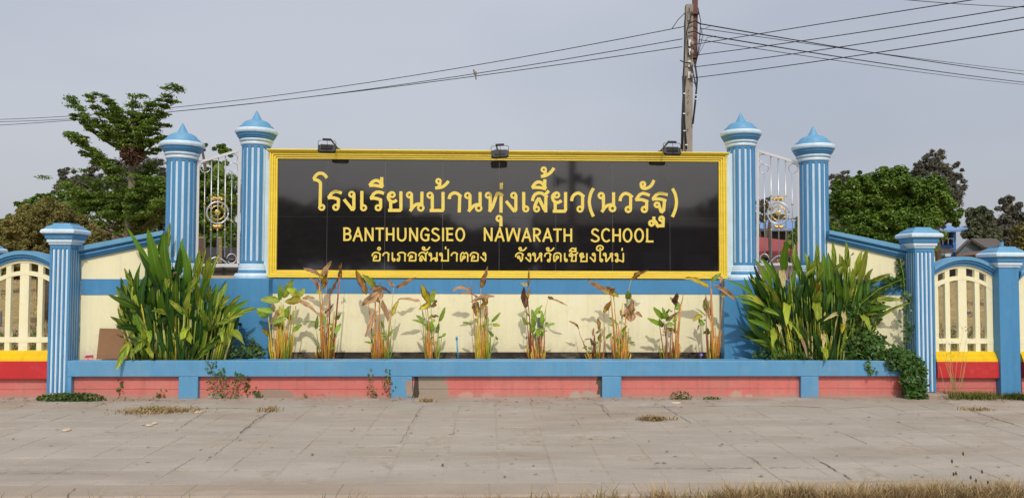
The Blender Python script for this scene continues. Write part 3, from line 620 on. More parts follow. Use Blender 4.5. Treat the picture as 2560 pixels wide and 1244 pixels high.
big = [
 (GA, [s((400, 318), (370, 270), (330, 238), (280, 230), (230, 250), (195, 290), (172, 335)), s((165, 335), (240, 352), (280, 385), (290, 405)), l((290, 395), (282, 815)), cc(310, 818)]),
 (GA, [s((655, 575), (600, 552), (540, 545), (485, 575), (445, 625), (428, 655)), s((415, 655), (490, 650), (560, 665), (610, 682)), l((600, 672), (594, 815)), cc(553, 818)]),
 (GA, [cc(828, 595), l((864, 590), (864, 835), (836, 870)), l((845, 868), (695, 680))]),
 (GA, [l((1003, 535), (1000, 820)), cc(1032, 825)]),
 (GA, [s((1385, 580), (1330, 560), (1270, 555), (1215, 580), (1175, 635), (1158, 662)), s((1145, 663), (1220, 660), (1290, 675), (1345, 697)), l((1327, 690), (1326, 825)), cc(1285, 825)]),
 (GA, [s((1135, 442), (1170, 395), (1210, 365), (1260, 355), (1310, 380), (1345, 430), (1362, 468)), s((1130, 442), (1200, 438), (1260, 445), (1368, 465)), l((1345, 298), (1348, 445))]),
 (GA, [cc(1525, 600), s((1520, 560), (1475, 590), (1458, 640), (1480, 695), (1530, 722), (1575, 712), (1605, 690)), l((1500, 710), (1500, 870)), l((1455, 870), (1660, 870), (1677, 850), (1677, 542))]),
 (GA, [cc(1825, 605), l((1860, 600), (1860, 845), (1835, 885)), s((1838, 882), (1880, 820), (1930, 775), (1990, 760), (2030, 768)), l((2040, 548), (2038, 785)), cc(2020, 828, 46)]),
 (GB, [cc(105, 610), l((145, 605), (145, 872)), l((100, 872), (318, 872), (330, 850), (330, 552))]),
 (GB, [cc(252, 368, 36), s((275, 395), (272, 430), (255, 465)), s((195, 485), (260, 480), (330, 460), (390, 410), (425, 365))]),
 (GB, [s((435, 675), (455, 610), (510, 572), (560, 575), (610, 605), (640, 640)), l((618, 625), (610, 905))]),
 (GB, [cc(755, 615), l((795, 605), (795, 850), (768, 892)), s((770, 890), (820, 830), (870, 785), (930, 770), (970, 775)), l((970, 555), (970, 790)), cc(945, 832, 46)]),
 (GB, [cc(1112, 612), l((1145, 605), (1142, 860), (1128, 895)), l((1130, 892), (1185, 810), (1265, 575)), l((1248, 580), (1300, 578), (1345, 600), (1352, 630)), l((1332, 615), (1330, 910))]),
 (GB, [l((1335, 395), (1335, 505))]),
 (GB, [cc(1297, 1010), l((1328, 1005), (1330, 1145))]),
 (GB, [cc(1550, 612), l((1587, 605), (1587, 855), (1560, 895)), l((1565, 892), (1418, 710))]),
 (GB, [l((1722, 555), (1722, 845)), cc(1758, 845)]),
 (GB, [s((1872, 710), (1885, 650), (1920, 595), (1980, 572), (2040, 580), (2090, 610), (2130, 650)), l((2104, 630), (2102, 905)), l((2155, 530), (2085, 610)), s((1985, 655), (1945, 720), (1918, 790), (1910, 840)), cc(1945, 848, 40), l((1980, 655), (2085, 868))]),
 (GC, [s((210, 480), (250, 420), (290, 388), (340, 383), (390, 410), (425, 460), (445, 497)), s((205, 477), (280, 475), (360, 480), (450, 500)), l((427, 335), (427, 470))]),
 (GC, [cc(410, 168, 36), s((435, 195), (432, 235), (420, 265)), s((360, 285), (430, 275), (500, 240), (550, 190), (588, 140))]),
 (GC, [cc(632, 605), s((625, 570), (575, 600), (560, 650), (585, 710), (635, 735), (680, 725), (715, 700)), l((607, 725), (607, 885)), l((565, 885), (768, 885), (785, 860), (785, 555))]),
 (GC, [s((890, 710), (905, 640), (950, 590), (1010, 572), (1060, 600), (1105, 640)), l((1080, 620), (1078, 845)), cc(1035, 848)]),
 (GC, [s((1268, 490), (1225, 570), (1200, 670), (1198, 760), (1225, 880), (1268, 975))]),
 (GD, [cc(265, 555, 38), l((300, 550), (300, 770), (272, 808)), s((275, 805), (320, 740), (370, 705), (440, 692)), l((457, 503), (457, 710)), cc(440, 752, 42)]),
 (GD, [s((556, 640), (572, 575), (620, 525), (670, 525), (715, 550), (750, 582)), l((722, 560), (720, 765)), cc(685, 768, 38)]),
 (GD, [s((1018, 550), (960, 530), (910, 520), (860, 545), (820, 600), (808, 622)), s((796, 620), (870, 615), (940, 630), (995, 652)), l((970, 640), (970, 765)), cc(935, 768, 38)]),
 (GD, [cc(912, 378, 33), s((880, 400), (910, 438), (970, 440), (1040, 400), (1088, 315))]),
 (GD, [s((1300, 540), (1230, 525), (1170, 520), (1120, 545), (1080, 590), (1068, 612)), s((1055, 612), (1130, 605), (1210, 615), (1275, 640)), l((1248, 628), (1235, 780), (1195, 820)), cc(1132, 697, 34), l((1160, 700), (1200, 815))]),
 (GD, [cc(1047, 982, 34), l((1083, 880), (1083, 985)), s((1083, 935), (1115, 970), (1140, 1020), (1160, 1035)), l((1148, 1022), (1225, 1022), (1228, 915)), cc(1203, 915, 32)]),
 (GD, [s((1370, 445), (1410, 520), (1432, 620), (1430, 700), (1410, 790), (1370, 885))]),
]
for G, st in big: glyph(st, *G)
GE = (840, 550, 6.095, 29, .010); GF = (1240, 550, 6.095, 29, .010)
def A_(x, t, b, lw, rw, bar): return [l((x + 5, t), (x - lw, b)), l((x - 5, t), (x + rw, b)), l((x - lw * .55, bar), (x + rw * .55, bar))]
def N_(xa, xb, t, b): return [l((xa, t), (xa, b)), l((xa - 5, t + 2), (xb, b)), l((xb, t), (xb, b))]
def H_(xa, xb, t, b, m): return [l((xa, t), (xa, b)), l((xb, t), (xb, b)), l((xa, m), (xb, m))]
lat = [
 (GE, [l((128, 112), (128, 318)), s((112, 127), (185, 127), (218, 168), (190, 205), (130, 212)), s((130, 212), (200, 215), (224, 258), (195, 298), (118, 303))]),
 (GE, A_(340, 110, 322, 75, 60, 242)), (GE, N_(452, 560, 115, 318)), (GE, [l((603, 128), (733, 128)), l((667, 130), (667, 318))]),
 (GE, H_(775, 877, 115, 318, 215)), (GE, [s((946, 115), (946, 250), (960, 292), (1003, 312), (1045, 292), (1060, 250), (1060, 118))]), (GE, N_(1130, 1237, 117, 322)),
 (GE, [s((1412, 165), (1385, 132), (1345, 130), (1310, 170), (1298, 230), (1315, 285), (1360, 310), (1412, 298)), l((1408, 310), (1408, 215)), l((1355, 225), (1428, 225))]),
 (GE, [s((1568, 152), (1530, 130), (1490, 135), (1470, 165), (1485, 195), (1530, 220), (1568, 255), (1560, 295), (1520, 313), (1480, 303), (1458, 282))]),
 (GE, [l((1632, 118), (1632, 322))]), (GE, [l((1697, 118), (1697, 320)), l((1675, 130), (1785, 130)), l((1697, 213), (1780, 213)), l((1697, 305), (1787, 305))]),
 (GE, [e(1893, 220, 60, 92)]), (GE, N_(2267, 2372, 115, 320)),
 (GF, A_(59, 112, 325, 72, 60, 255)), (GF, [l((158, 120), (187, 325)), l((187, 325), (262, 120)), l((262, 120), (328, 325)), l((328, 325), (360, 122))]),
 (GF, A_(468, 120, 330, 70, 60, 262)), (GF, [l((580, 122), (580, 328)), s((560, 135), (640, 138), (670, 180), (640, 225), (580, 232)), l((610, 235), (670, 328))]),
 (GF, A_(787, 122, 332, 70, 62, 264)), (GF, [l((872, 142), (1002, 142)), l((937, 142), (937, 330))]), (GF, H_(1043, 1145, 128, 332, 230)),
 (GF, [s((1560, 168), (1520, 140), (1480, 148), (1465, 180), (1480, 210), (1525, 235), (1562, 270), (1555, 308), (1510, 325), (1465, 310), (1452, 292))]),
 (GF, [s((1728, 165), (1690, 138), (1645, 150), (1618, 195), (1618, 260), (1645, 310), (1690, 325), (1732, 300))]),
 (GF, H_(1785, 1887, 130, 332, 230)), (GF, [e(2003, 232, 60, 95)]), (GF, [e(2178, 232, 60, 95)]), (GF, [l((2302, 128), (2302, 335)), l((2280, 325), (2397, 325))]),
]
for G, st in lat: glyph(st, *G)
TE = (840, 550, 6.095, 22, .009); TF = (1240, 550, 6.095, 22, .009)
def k_(x, y): return ('c', x, y, 17, 21)
def oang(x, y): return [s((x, y + 58), (x + 12, y + 20), (x + 50, y), (x + 98, y + 8), (x + 130, y + 36)), l((x + 120, y + 25), (x + 117, y + 125)), l((x + 10, y + 125), (x + 117, y + 125)), k_(x + 50, y + 65), l((x + 24, y + 70), (x + 24, y + 122))]
def aa(x, y, b): return [s((x, y + 50), (x + 10, y + 20), (x + 42, y), (x + 75, y + 6), (x + 100, y + 30)), l((x + 85, y + 22), (x + 84, b))]
def ngo(x, y, b): return [k_(x, y), l((x + 21, y - 3), (x + 21, b - 25), (x + 8, b)), l((x + 10, b - 3), (x - 58, y + 42))]
def hanakat(x, y): return [k_(x, y), s((x - 16, y + 12), (x + 15, y + 30), (x + 62, y + 20), (x + 96, y - 20))]
def sara_e(x, t, b): return [l((x, t), (x, b - 12)), k_(x + 21, b - 12)]
def hh(x, y, b): return [k_(x, y), l((x + 19, y), (x + 19, b - 10), (x + 24, b)), l((x + 24, b), (x + 88, y + 30)), k_(x + 102, y), l((x + 85, y + 18), (x + 112, y + 34), (x + 115, b))]
small = [
 (TE, oang(552, 492)), (TE, [('c', 657, 435, 20, 19)]), (TE, aa(715, 495, 628)), (TE, sara_e(860, 490, 617)),
 (TE, [k_(950, 604), l((968, 600), (970, 540)), s((940, 533), (955, 505), (1000, 492), (1040, 500), (1066, 528)), l((1052, 515), (1052, 628)), l((938, 527), (975, 550))]),
 (TE, oang(1098, 492)),
 (TE, [s((1262, 550), (1275, 510), (1315, 492), (1350, 500), (1382, 528)), l((1368, 515), (1368, 628)), l((1402, 480), (1365, 515)), s((1310, 540), (1285, 570), (1278, 600)), k_(1295, 605), l((1308, 540), (1360, 615))]),
 (TE, hanakat(1335, 428)), (TE, [k_(1435, 520), l((1453, 518), (1453, 600), (1438, 627)), s((1440, 625), (1470, 590), (1510, 578), (1540, 585)), l((1538, 490), (1538, 595)), k_(1528, 605)]),
 (TE, [k_(1598, 520), l((1617, 518), (1617, 617)), l((1598, 618), (1710, 618), (1710, 440))]), (TE, [l((1670, 402), (1670, 445))]), (TE, aa(1757, 495, 630)),
 (TE, [s((1905, 630), (1900, 570), (1908, 515), (1935, 495), (1955, 515), (1980, 495), (2005, 520), (2008, 560)), l((2007, 540), (2007, 632)), k_(1950, 562), l((1905, 628), (1945, 580))]),
 (TE, oang(2045, 494)), (TE, ngo(2258, 515, 630)),
 (TF, [s((298, 560), (310, 520), (350, 498), (390, 505), (420, 535)), l((405, 520), (400, 600), (375, 632)), k_(345, 564), l((360, 568), (380, 630))]),
 (TF, hanakat(368, 434)), (TF, ngo(505, 525, 634)), (TF, hh(577, 520, 632)),
 (TF, [s((740, 558), (752, 518), (785, 500), (815, 507), (842, 535)), l((825, 520), (823, 612)), k_(803, 615)]), (TF, hanakat(788, 438)),
 (TF, [s((885, 632), (880, 560), (895, 515), (940, 500), (975, 510), (995, 545)), l((986, 525), (986, 635)), k_(932, 564), l((888, 632), (930, 585))]),
 (TF, sara_e(1046, 500, 622)), (TF, [k_(1132, 535), s((1150, 530), (1162, 560), (1145, 618)), l((1140, 622), (1215, 622), (1218, 540), (1195, 522)), l((1248, 492), (1205, 532)), s((1118, 522), (1145, 503), (1175, 530), (1200, 528))]),
 (TF, [s((1118, 468), (1150, 435), (1185, 432), (1222, 475)), l((1112, 472), (1225, 478)), l((1214, 418), (1214, 470))]),
 (TF, [k_(1312, 522), s((1305, 505), (1280, 522), (1285, 555), (1315, 567), (1348, 550)), l((1297, 562), (1297, 625)), l((1283, 627), (1382, 627), (1384, 503))]),
 (TF, ngo(1487, 522, 636)), (TF, [l((1585, 478), (1585, 612)), k_(1604, 612), s((1585, 482), (1588, 462), (1620, 445), (1630, 415), (1600, 390), (1560, 392), (1535, 420), (1540, 455), (1570, 458), (1590, 435), (1576, 418))]),
 (TF, hh(1655, 522, 634)), (TF, [k_(1832, 525), l((1852, 522), (1850, 610)), k_(1838, 617), l((1850, 600), (1900, 620), (1940, 637)), l((1938, 500), (1938, 637))]), (TF, [l((1920, 425), (1920, 468))]),
]
for G, st in small: glyph(st, *G)
# ------------------------------------------------------------------ round fluted columns
def column(key, label):
    px, Ya, outer = cols[key]
    cx = {'il': iLx, 'ir': iRx, 'ol': oLx, 'orr': oRx}[key]; cy = Ya; dz = (-.222 if outer else 0.0) + (.03 if key[-1] == 'r' else 0)
    t = thing('round_column', (cx, cy, zP), label, 'column', 'round blue columns beside the sign')
    c0 = (cx, cy, 0)
    z_top = 3.091 + dz; z_bot = 1.57; rs = .177
    zf0, zf1 = 1.615, 3.063 + dz
    NF = 15; gw = R(10.5); ph = R(-90 + 1.5)
    m = MB()
    m.lathe([(rs, z_bot), (rs, zf0)], c0, 60); m.lathe([(rs, zf1), (rs, z_top + .01)], c0, 60)
    ring = []
    for i in range(NF):
        a = ph + 2 * math.pi * i / NF
        for ang, rr in ((a - gw / 2, rs), (a - gw / 2 + .004, rs - .013), (a, rs - .013), (a + gw / 2 - .004, rs - .013), (a + gw / 2, rs), (a + gw / 2 + (2 * math.pi / NF - gw) * .5, rs)): ring.append((ang, rr))
    k = len(ring)
    vs = [(cx + r * math.cos(a), cy + r * math.sin(a), zf0) for a, r in ring] + [(cx + r * math.cos(a), cy + r * math.sin(a), zf1) for a, r in ring]
    m.add(vs, [(i, (i + 1) % k, k + (i + 1) % k, k + i) for i in range(k)])
    m.build('shaft', M['blue'], t)
    # white painted flute beds with round ends, one mesh shared
    w = rs * gw * .46; pts = []
    for j in range(7):
        a = math.pi * j / 6; pts.append((w * math.cos(a), (zf1 - zf0) - .004 - w + w * math.sin(a)))
    for j in range(7):
        a = math.pi + math.pi * j / 6; pts.append((w * math.cos(a), .004 + w + w * math.sin(a)))
    fm = MB().prism([(x, 0, z) for x, z in pts], (0, .004, 0)); me = bpy.data.meshes.new('flute'); me.from_pydata(fm.v, [], fm.f); me.materials.append(M['white'])
    for i in range(NF):
        a = ph + 2 * math.pi * i / NF
        o = link('flute', me, t, loc=(cx + (rs - .0115) * math.cos(a), cy + (rs - .0115) * math.sin(a), zf0)); o.rotation_euler = (0, 0, a + math.pi / 2)
    def lt(name, prof, mat, z=dz): smooth_auto(MB().lathe([(r * .95, q + z) for r, q in prof], c0, 56).build(name, M[mat], t), 30)
    lt('base_moulding', [(.186, 1.50), (.205, 1.502), (.212, 1.515), (.203, 1.53), (.208, 1.545), (.198, 1.558), (.201, 1.57), (.19, 1.585)], 'white', 0)
    lt('base_neck', [(.20, 1.462), (.213, 1.47), (.216, 1.49), (.207, 1.502)], 'blue', 0)
    lt('base_plinth', [(.262, zP + .001), (.266, zP + .03), (.258, zP + .04), (.255, 1.455), (.235, 1.468), (.2, 1.469)], 'white', 0)
    lt('neck_ring', [(.185, 3.088), (.196, 3.092), (.204, 3.104), (.203, 3.122), (.196, 3.133), (.19, 3.134)], 'white')
    lt('neck_ring', [(.19, 3.1335), (.206, 3.137), (.220, 3.148), (.220, 3.162), (.212, 3.17), (.205, 3.171)], 'white')
    lt('capital_neck', [(.205, 3.1705), (.222, 3.176), (.232, 3.186), (.234, 3.197), (.245, 3.203), (.250, 3.212), (.252, 3.226), (.262, 3.234), (.262, 3.2415)], 'blue')
    lt('cornice', [(.25, 3.2395), (.268, 3.243), (.277, 3.256), (.279, 3.272), (.273, 3.29), (.262, 3.299), (.255, 3.300)], 'white')
    lt('cap_roof', [(.262, 3.2995), (.252, 3.304), (.246, 3.312), (.224, 3.319), (.219, 3.336), (.212, 3.342), (.193, 3.347), (.187, 3.362), (.170, 3.384), (.146, 3.403), (.120, 3.414), (.088, 3.420), (.074, 3.425), (.060, 3.446), (.044, 3.474), (.027, 3.508), (.011, 3.54), (.002, 3.554)], 'blue_light')
column('il', 'tall fluted blue column at the left end of the black sign')
column('ir', 'tall fluted blue column at the right end of the black sign')
column('ol', 'shorter fluted blue column left of the left steel gate, behind the left leafy clump')
column('orr', 'shorter fluted blue column right of the right steel gate, behind the right leafy clump')

# ------------------------------------------------------------------ sloped side walls
def side_wall(lab, pxa, pya_t, pya_b, pxb, pyb_t, pyb_b, sgn):
    # a: column end, b: post end
    A = (XP(pxa, -.33), -.33); B = (XP(pxb, -.46), -.46)
    d = Vector((B[0] - A[0], B[1] - A[1], 0)); d.normalize(); nrm = Vector((d.y, -d.x, 0))
    if nrm.y > 0: nrm = -nrm
    at, ab = PV(pxa, pya_t, A, B), PV(pxa, pya_b, A, B); bt, bb = PV(pxb, pyb_t, A, B), PV(pxb, pyb_b, A, B)
    t = thing('side_wall', ((A[0] + B[0]) / 2, (A[1] + B[1]) / 2, 0), lab, 'wall', 'sloped cream walls beside the columns')
    zbt = (PV(pxa, 697, A, B).z + PV(pxb, 697.5, A, B).z) / 2; zbb = (PV(pxa, 736, A, B).z + PV(pxb, 737, A, B).z) / 2
    ext = d * .10
    def slab(p, nm, mat, pr, th=.2, bev=0.0):
        q = [Vector(v) + nrm * pr for v in p]
        if sgn < 0: q = q[::-1]
        MB().prism(q, -nrm * (th + pr)).build(nm, M[mat], t, bevel=bev)
    a0, b0 = Vector((A[0], A[1], 0)) - ext * 0, Vector((B[0], B[1], 0)) + ext * 0
    up = lambda v, z: Vector((v.x, v.y, z))
    slab([up(a0, 0), up(b0, 0), up(b0, zbb), up(a0, zbb)], 'lower_panel', 'cream', 0)
    slab([up(a0, zbb + .0005), up(b0, zbb + .0005), up(b0, zbt), up(a0, zbt)], 'band', 'blue', .006)
    slab([up(a0, zbt + .0005), up(b0, zbt + .0005), Vector(bb), Vector(ab)], 'upper_panel', 'cream', 0.001)
    lev = [(0, .13, .030), (.13, .22, .045), (.22, .26, .035), (.26, .48, .062), (.48, .54, .05), (.54, .62, .078), (.62, 1.0, .095)]
    for i, (f0, f1, pr) in enumerate(lev):
        q0a, q1a = ab.lerp(at, f0), ab.lerp(at, f1); q0b, q1b = bb.lerp(bt, f0), bb.lerp(bt, f1)
        slab([q0a, q0b, q1b - Vector((0, 0, .001)), q1a - Vector((0, 0, .001))], 'coping', 'blue_light' if i == 6 else 'blue', pr, .24, .004 if f1 - f0 > .1 else 0)
side_wall('sloped cream wall with blue coping left of the sign, rising to the left columns', 413, 576.5, 605.6, 203, 616, 649.5, -1)
side_wall('sloped cream wall with blue coping right of the sign, rising to the right columns', 2068, 575.8, 602, 2262, 615.5, 648.5, 1)

# ------------------------------------------------------------------ square posts
def square_post(xc, yf, lab, z0, z1, fluted, extra=None, W=.234):
    h = W / 2; yc = yf + h
    t = thing('gate_post', (xc, yc, z0), lab, 'post', 'square blue posts with stepped caps')
    if fluted:
        # shaft with recessed flutes: core + lands
        g = .011; zf0, zf1 = z0 + .0, z1 - .045
        c = MB(); c.box(xc - h + g, xc + h - g, yc - h + g, yc + h - g, z0, z1 - .002)
        c.box(xc - h, xc + h, yc - h, yc + h, zf1, z1)
        n = 4; pitch = .05; fwid = .030
        land = []
        e = [-h]; 
        for i in range(n):
            q = (i - (n - 1) / 2) * pitch; e += [q - fwid / 2, q + fwid / 2]
        e.append(h)
        for i in range(0, len(e), 2):
            a, b = e[i], e[i + 1]
            c.box(xc + a, xc + b, yc - h, yc - h + g + .001, z0, zf1 - .0005)
            lo, hi = (a + g if i == 0 else a), (b - g if i == len(e) - 2 else b)
            c.box(xc + h - g - .001, xc + h, yc + (lo if i else a + g + .002), yc + hi + (g if i == len(e) - 2 else 0), z0, zf1 - .0005)
            c.box(xc - h, xc - h + g + .001, yc + (lo if i else a + g + .002), yc + hi + (g if i == len(e) - 2 else 0), z0, zf1 - .0005)
        c.build('shaft', M['blue'], t)
        w = fwid * .36; L_ = zf1 - z0; pts = []
        for j in range(7):
            a = math.pi * j / 6; pts.append((w * math.cos(a), L_ - .006 - w + w * math.sin(a)))
        pts += [(-w, .003), (w, .003)]
        fm = MB().prism([(x, 0, z) for x, z in pts], (0, .005, 0)); me = bpy.data.meshes.new('flute'); me.from_pydata(fm.v, [], fm.f); me.materials.append(M['white'])
        for i in range(n):
            q = (i - (n - 1) / 2) * pitch
            link('flute', me, t, loc=(xc + q, yc - h + g - .004, z0))
            for sx in (1, -1):
                o = link('flute', me, t, loc=(xc + sx * (h - g + .004), yc + q, z0)); o.rotation_euler = (0, 0, sx * math.pi / 2)
    else:
        MB().box(xc - h, xc + h, yc - h, yc + h, z0, z1).build('shaft', M['blue'], t, bevel=.006)
    def fr(nm, mat, lv):
        m = MB()
        for (a, za), (b, zb_) in zip(lv[:-1], lv[1:]):
            m.hexa([(xc - a, yc - a, za), (xc + a, yc - a, za), (xc + a, yc + a, za), (xc - a, yc + a, za), (xc - b, yc - b, zb_), (xc + b, yc - b, zb_), (xc + b, yc + b, zb_), (xc - b, yc + b, zb_)])
        m.build(nm, M[mat], t)
    z = z1
    fr('collar', 'white', [(h + .010, z + .0005), (h + .013, z + .022)]); fr('collar', 'white', [(h + .020, z + .0225), (h + .026, z + .03), (h + .026, z + .06)])
    fr('cap_neck', 'blue', [(h + .028, z + .0605), (h + .040, z + .07), (h + .044, z + .118), (h + .052, z + .124)])
    fr('cap_slab', 'white', [(h + .066, z + .1245), (h + .076, z + .135), (h + .076, z + .160), (h + .066, z + .172), (h + .054, z + .178)])
    fr('cap_roof', 'blue_light', [(h + .054, z + .1785), (h + .035, z + .200), (h + .032, z + .207), (h - .012, z + .230), (h - .018, z + .24), (h - .020, z + .252)])
    if extra: MB().lathe([(.022, z + .2455), (.022, z + .31)], (xc, yc, 0), 12).build('stub', M['blue_light'], t)
    return t
zs = ZP(150, 611, YF)
xpl = (XP(125, YF) + XP(173, YF)) / 2; xpr = (XP(2287, YF) + XP(2337, YF)) / 2
square_post(xpl, YF - .001, 'fluted square blue post left of the planter, green weeds at its foot', .075, zs, True)
zsr = ZP(2312, 619.5, YF)
square_post(xpr, YF - .001, 'fluted square blue post right of the planter, overgrown by a climbing vine', .075, (zs + zsr) / 2, True)
xq = (XP(2497, YF) + XP(2548, YF)) / 2
square_post(xq, YF, 'plain square blue post with a short stub on its cap at the right edge', -.01, ZP(2520, 668, YF), False, True, W=.245)
xq2 = XP(-66, YF - .0)
square_post(xq2, YF, 'plain square blue post cut off by the left edge of the photo', -.01, ZP(0, 658, YF), False, False)
b = thing('footing_stone', (xpr, YF, 0), 'rough concrete block under the vine-covered fluted post', 'stone block')
MB().box(XP(2312, -.82), XP(2362, -.82), -.86, -.55, -.005, .07).build('block', M['rubble'], b, bevel=.012)
b = thing('footing_stone', (xpl, YF, 0), 'concrete block under the left fluted post, hidden in weeds', 'stone block')
MB().box(xpl - .13, xpl + .13, YF - .03, YF + .26, -.005, .074).build('block', M['rubble'], b, bevel=.01)

# ------------------------------------------------------------------ arched fences
def arc_band(xc, hw, y0, y1, z_lo, z_hi, n=18):
    m = MB()
    xs_ = [xc - hw + 2 * hw * i / n for i in range(n + 1)]
    for i in range(n + 1):
        x = xs_[i]; a, b = z_lo(x - xc), z_hi(x - xc)
        m.v += [(x, y0, a), (x, y0, b), (x, y1, b), (x, y1, a)]
    for i in range(n):
        k = 4 * i; m.f += [(k, k + 4, k + 5, k + 1), (k + 1, k + 5, k + 6, k + 2), (k + 2, k + 6, k + 7, k + 3), (k + 3, k + 7, k + 4, k)]
    m.f += [(0, 1, 2, 3), (4 * n + 3, 4 * n + 2, 4 * n + 1, 4 * n)]
    return m
def fence(xc, lab, hw, dzz=0.0, K=.9, hs=1.0, top=1.60):
    Yf = -.60; th = .045
    t = thing('arched_fence', (xc, Yf, 0), lab, 'fence', 'arched cream fence panels on red and yellow bases')
    q = lambda c_: (lambda x: c_ + dzz - K * x * x)
    zy1 = .55 + dzz * .3
    w2, i1, i2, o2 = .052 * hs, .155 * hs, .213 * hs, .298 * hs
    for a, b in ((-w2, w2), (i1, i2), (-i2, -i1), (o2, hw), (-hw, -o2)):
        z_hi = q(top)((a + b) / 2) + .01
        MB().box(xc + a, xc + b, Yf, Yf + th, zy1 - .02, z_hi).build('bar', M['cream'], t)
    MB().box(xc - hw, xc + hw, Yf - .003, Yf + th + .003, .645 + dzz * .3, .705 + dzz * .3).build('rail', M['cream'], t)
    arc_band(xc, hw, Yf - .003, Yf + th + .003, q(top - .175), q(top - .125)).build('rail', M['cream'], t)
    arc_band(xc, hw, Yf - .006, Yf + th + .006, q(top - .03), q(top + .005)).build('rail', M['cream'], t)
    for a, b, pr in ((.005, .03, .03), (.0305, .036, .022), (.0365, .06, .05), (.0605, .065, .042), (.0655, .11, .07)):
        arc_band(xc, hw, Yf - pr, Yf + th + pr, q(top + a), q(top + b)).build('coping', M['blue_light'] if b > .1 else M['blue'], t)
    steps = [(.0, .03, .075), (.0305, .05, .06), (.0505, .075, .05), (.0755, .095, .035), (.0955, .115, .02)]
    zr = .435 + dzz * .3
    for a, b, pr in steps:
        MB().box(xc - hw, xc + hw, Yf - pr, Yf + th + pr, zr + a, zr + b).build('ledge', M['yellow'], t)
    MB().box(xc - hw, xc + hw + .001, Yf - .09, Yf + th + .09, .235, zr - .0005).build('base_beam', M['red'], t, bevel=.004)
    MB().box(xc - hw, xc + hw, Yf - .035, Yf + th + .03, .105, .2345).build('plinth_block', M['coral'], t, bevel=.004)
    MB().box(xc - hw, xc + hw, Yf - .037, Yf + th + .03, -.02, .1025).build('plinth_block', M['coral'], t, bevel=.004)
xfl = XP(61.5, -.6); xfr = XP(2405, -.6)
fence(xfl, 'arched cream fence panel left of the left fluted post', .37, 0.01)
fence(xfr, 'arched cream fence panel between the right fluted post and the plain post', .375, -.015)
fence(XP(2548, -.6) + .48, 'arched fence panel cut off by the right edge of the photo', .50, -.02, K=1.1, hs=1.35, top=1.70)
fence(XP(-58, -.6) - .36, 'arched fence panel beyond the left edge post', .375, 0.01)

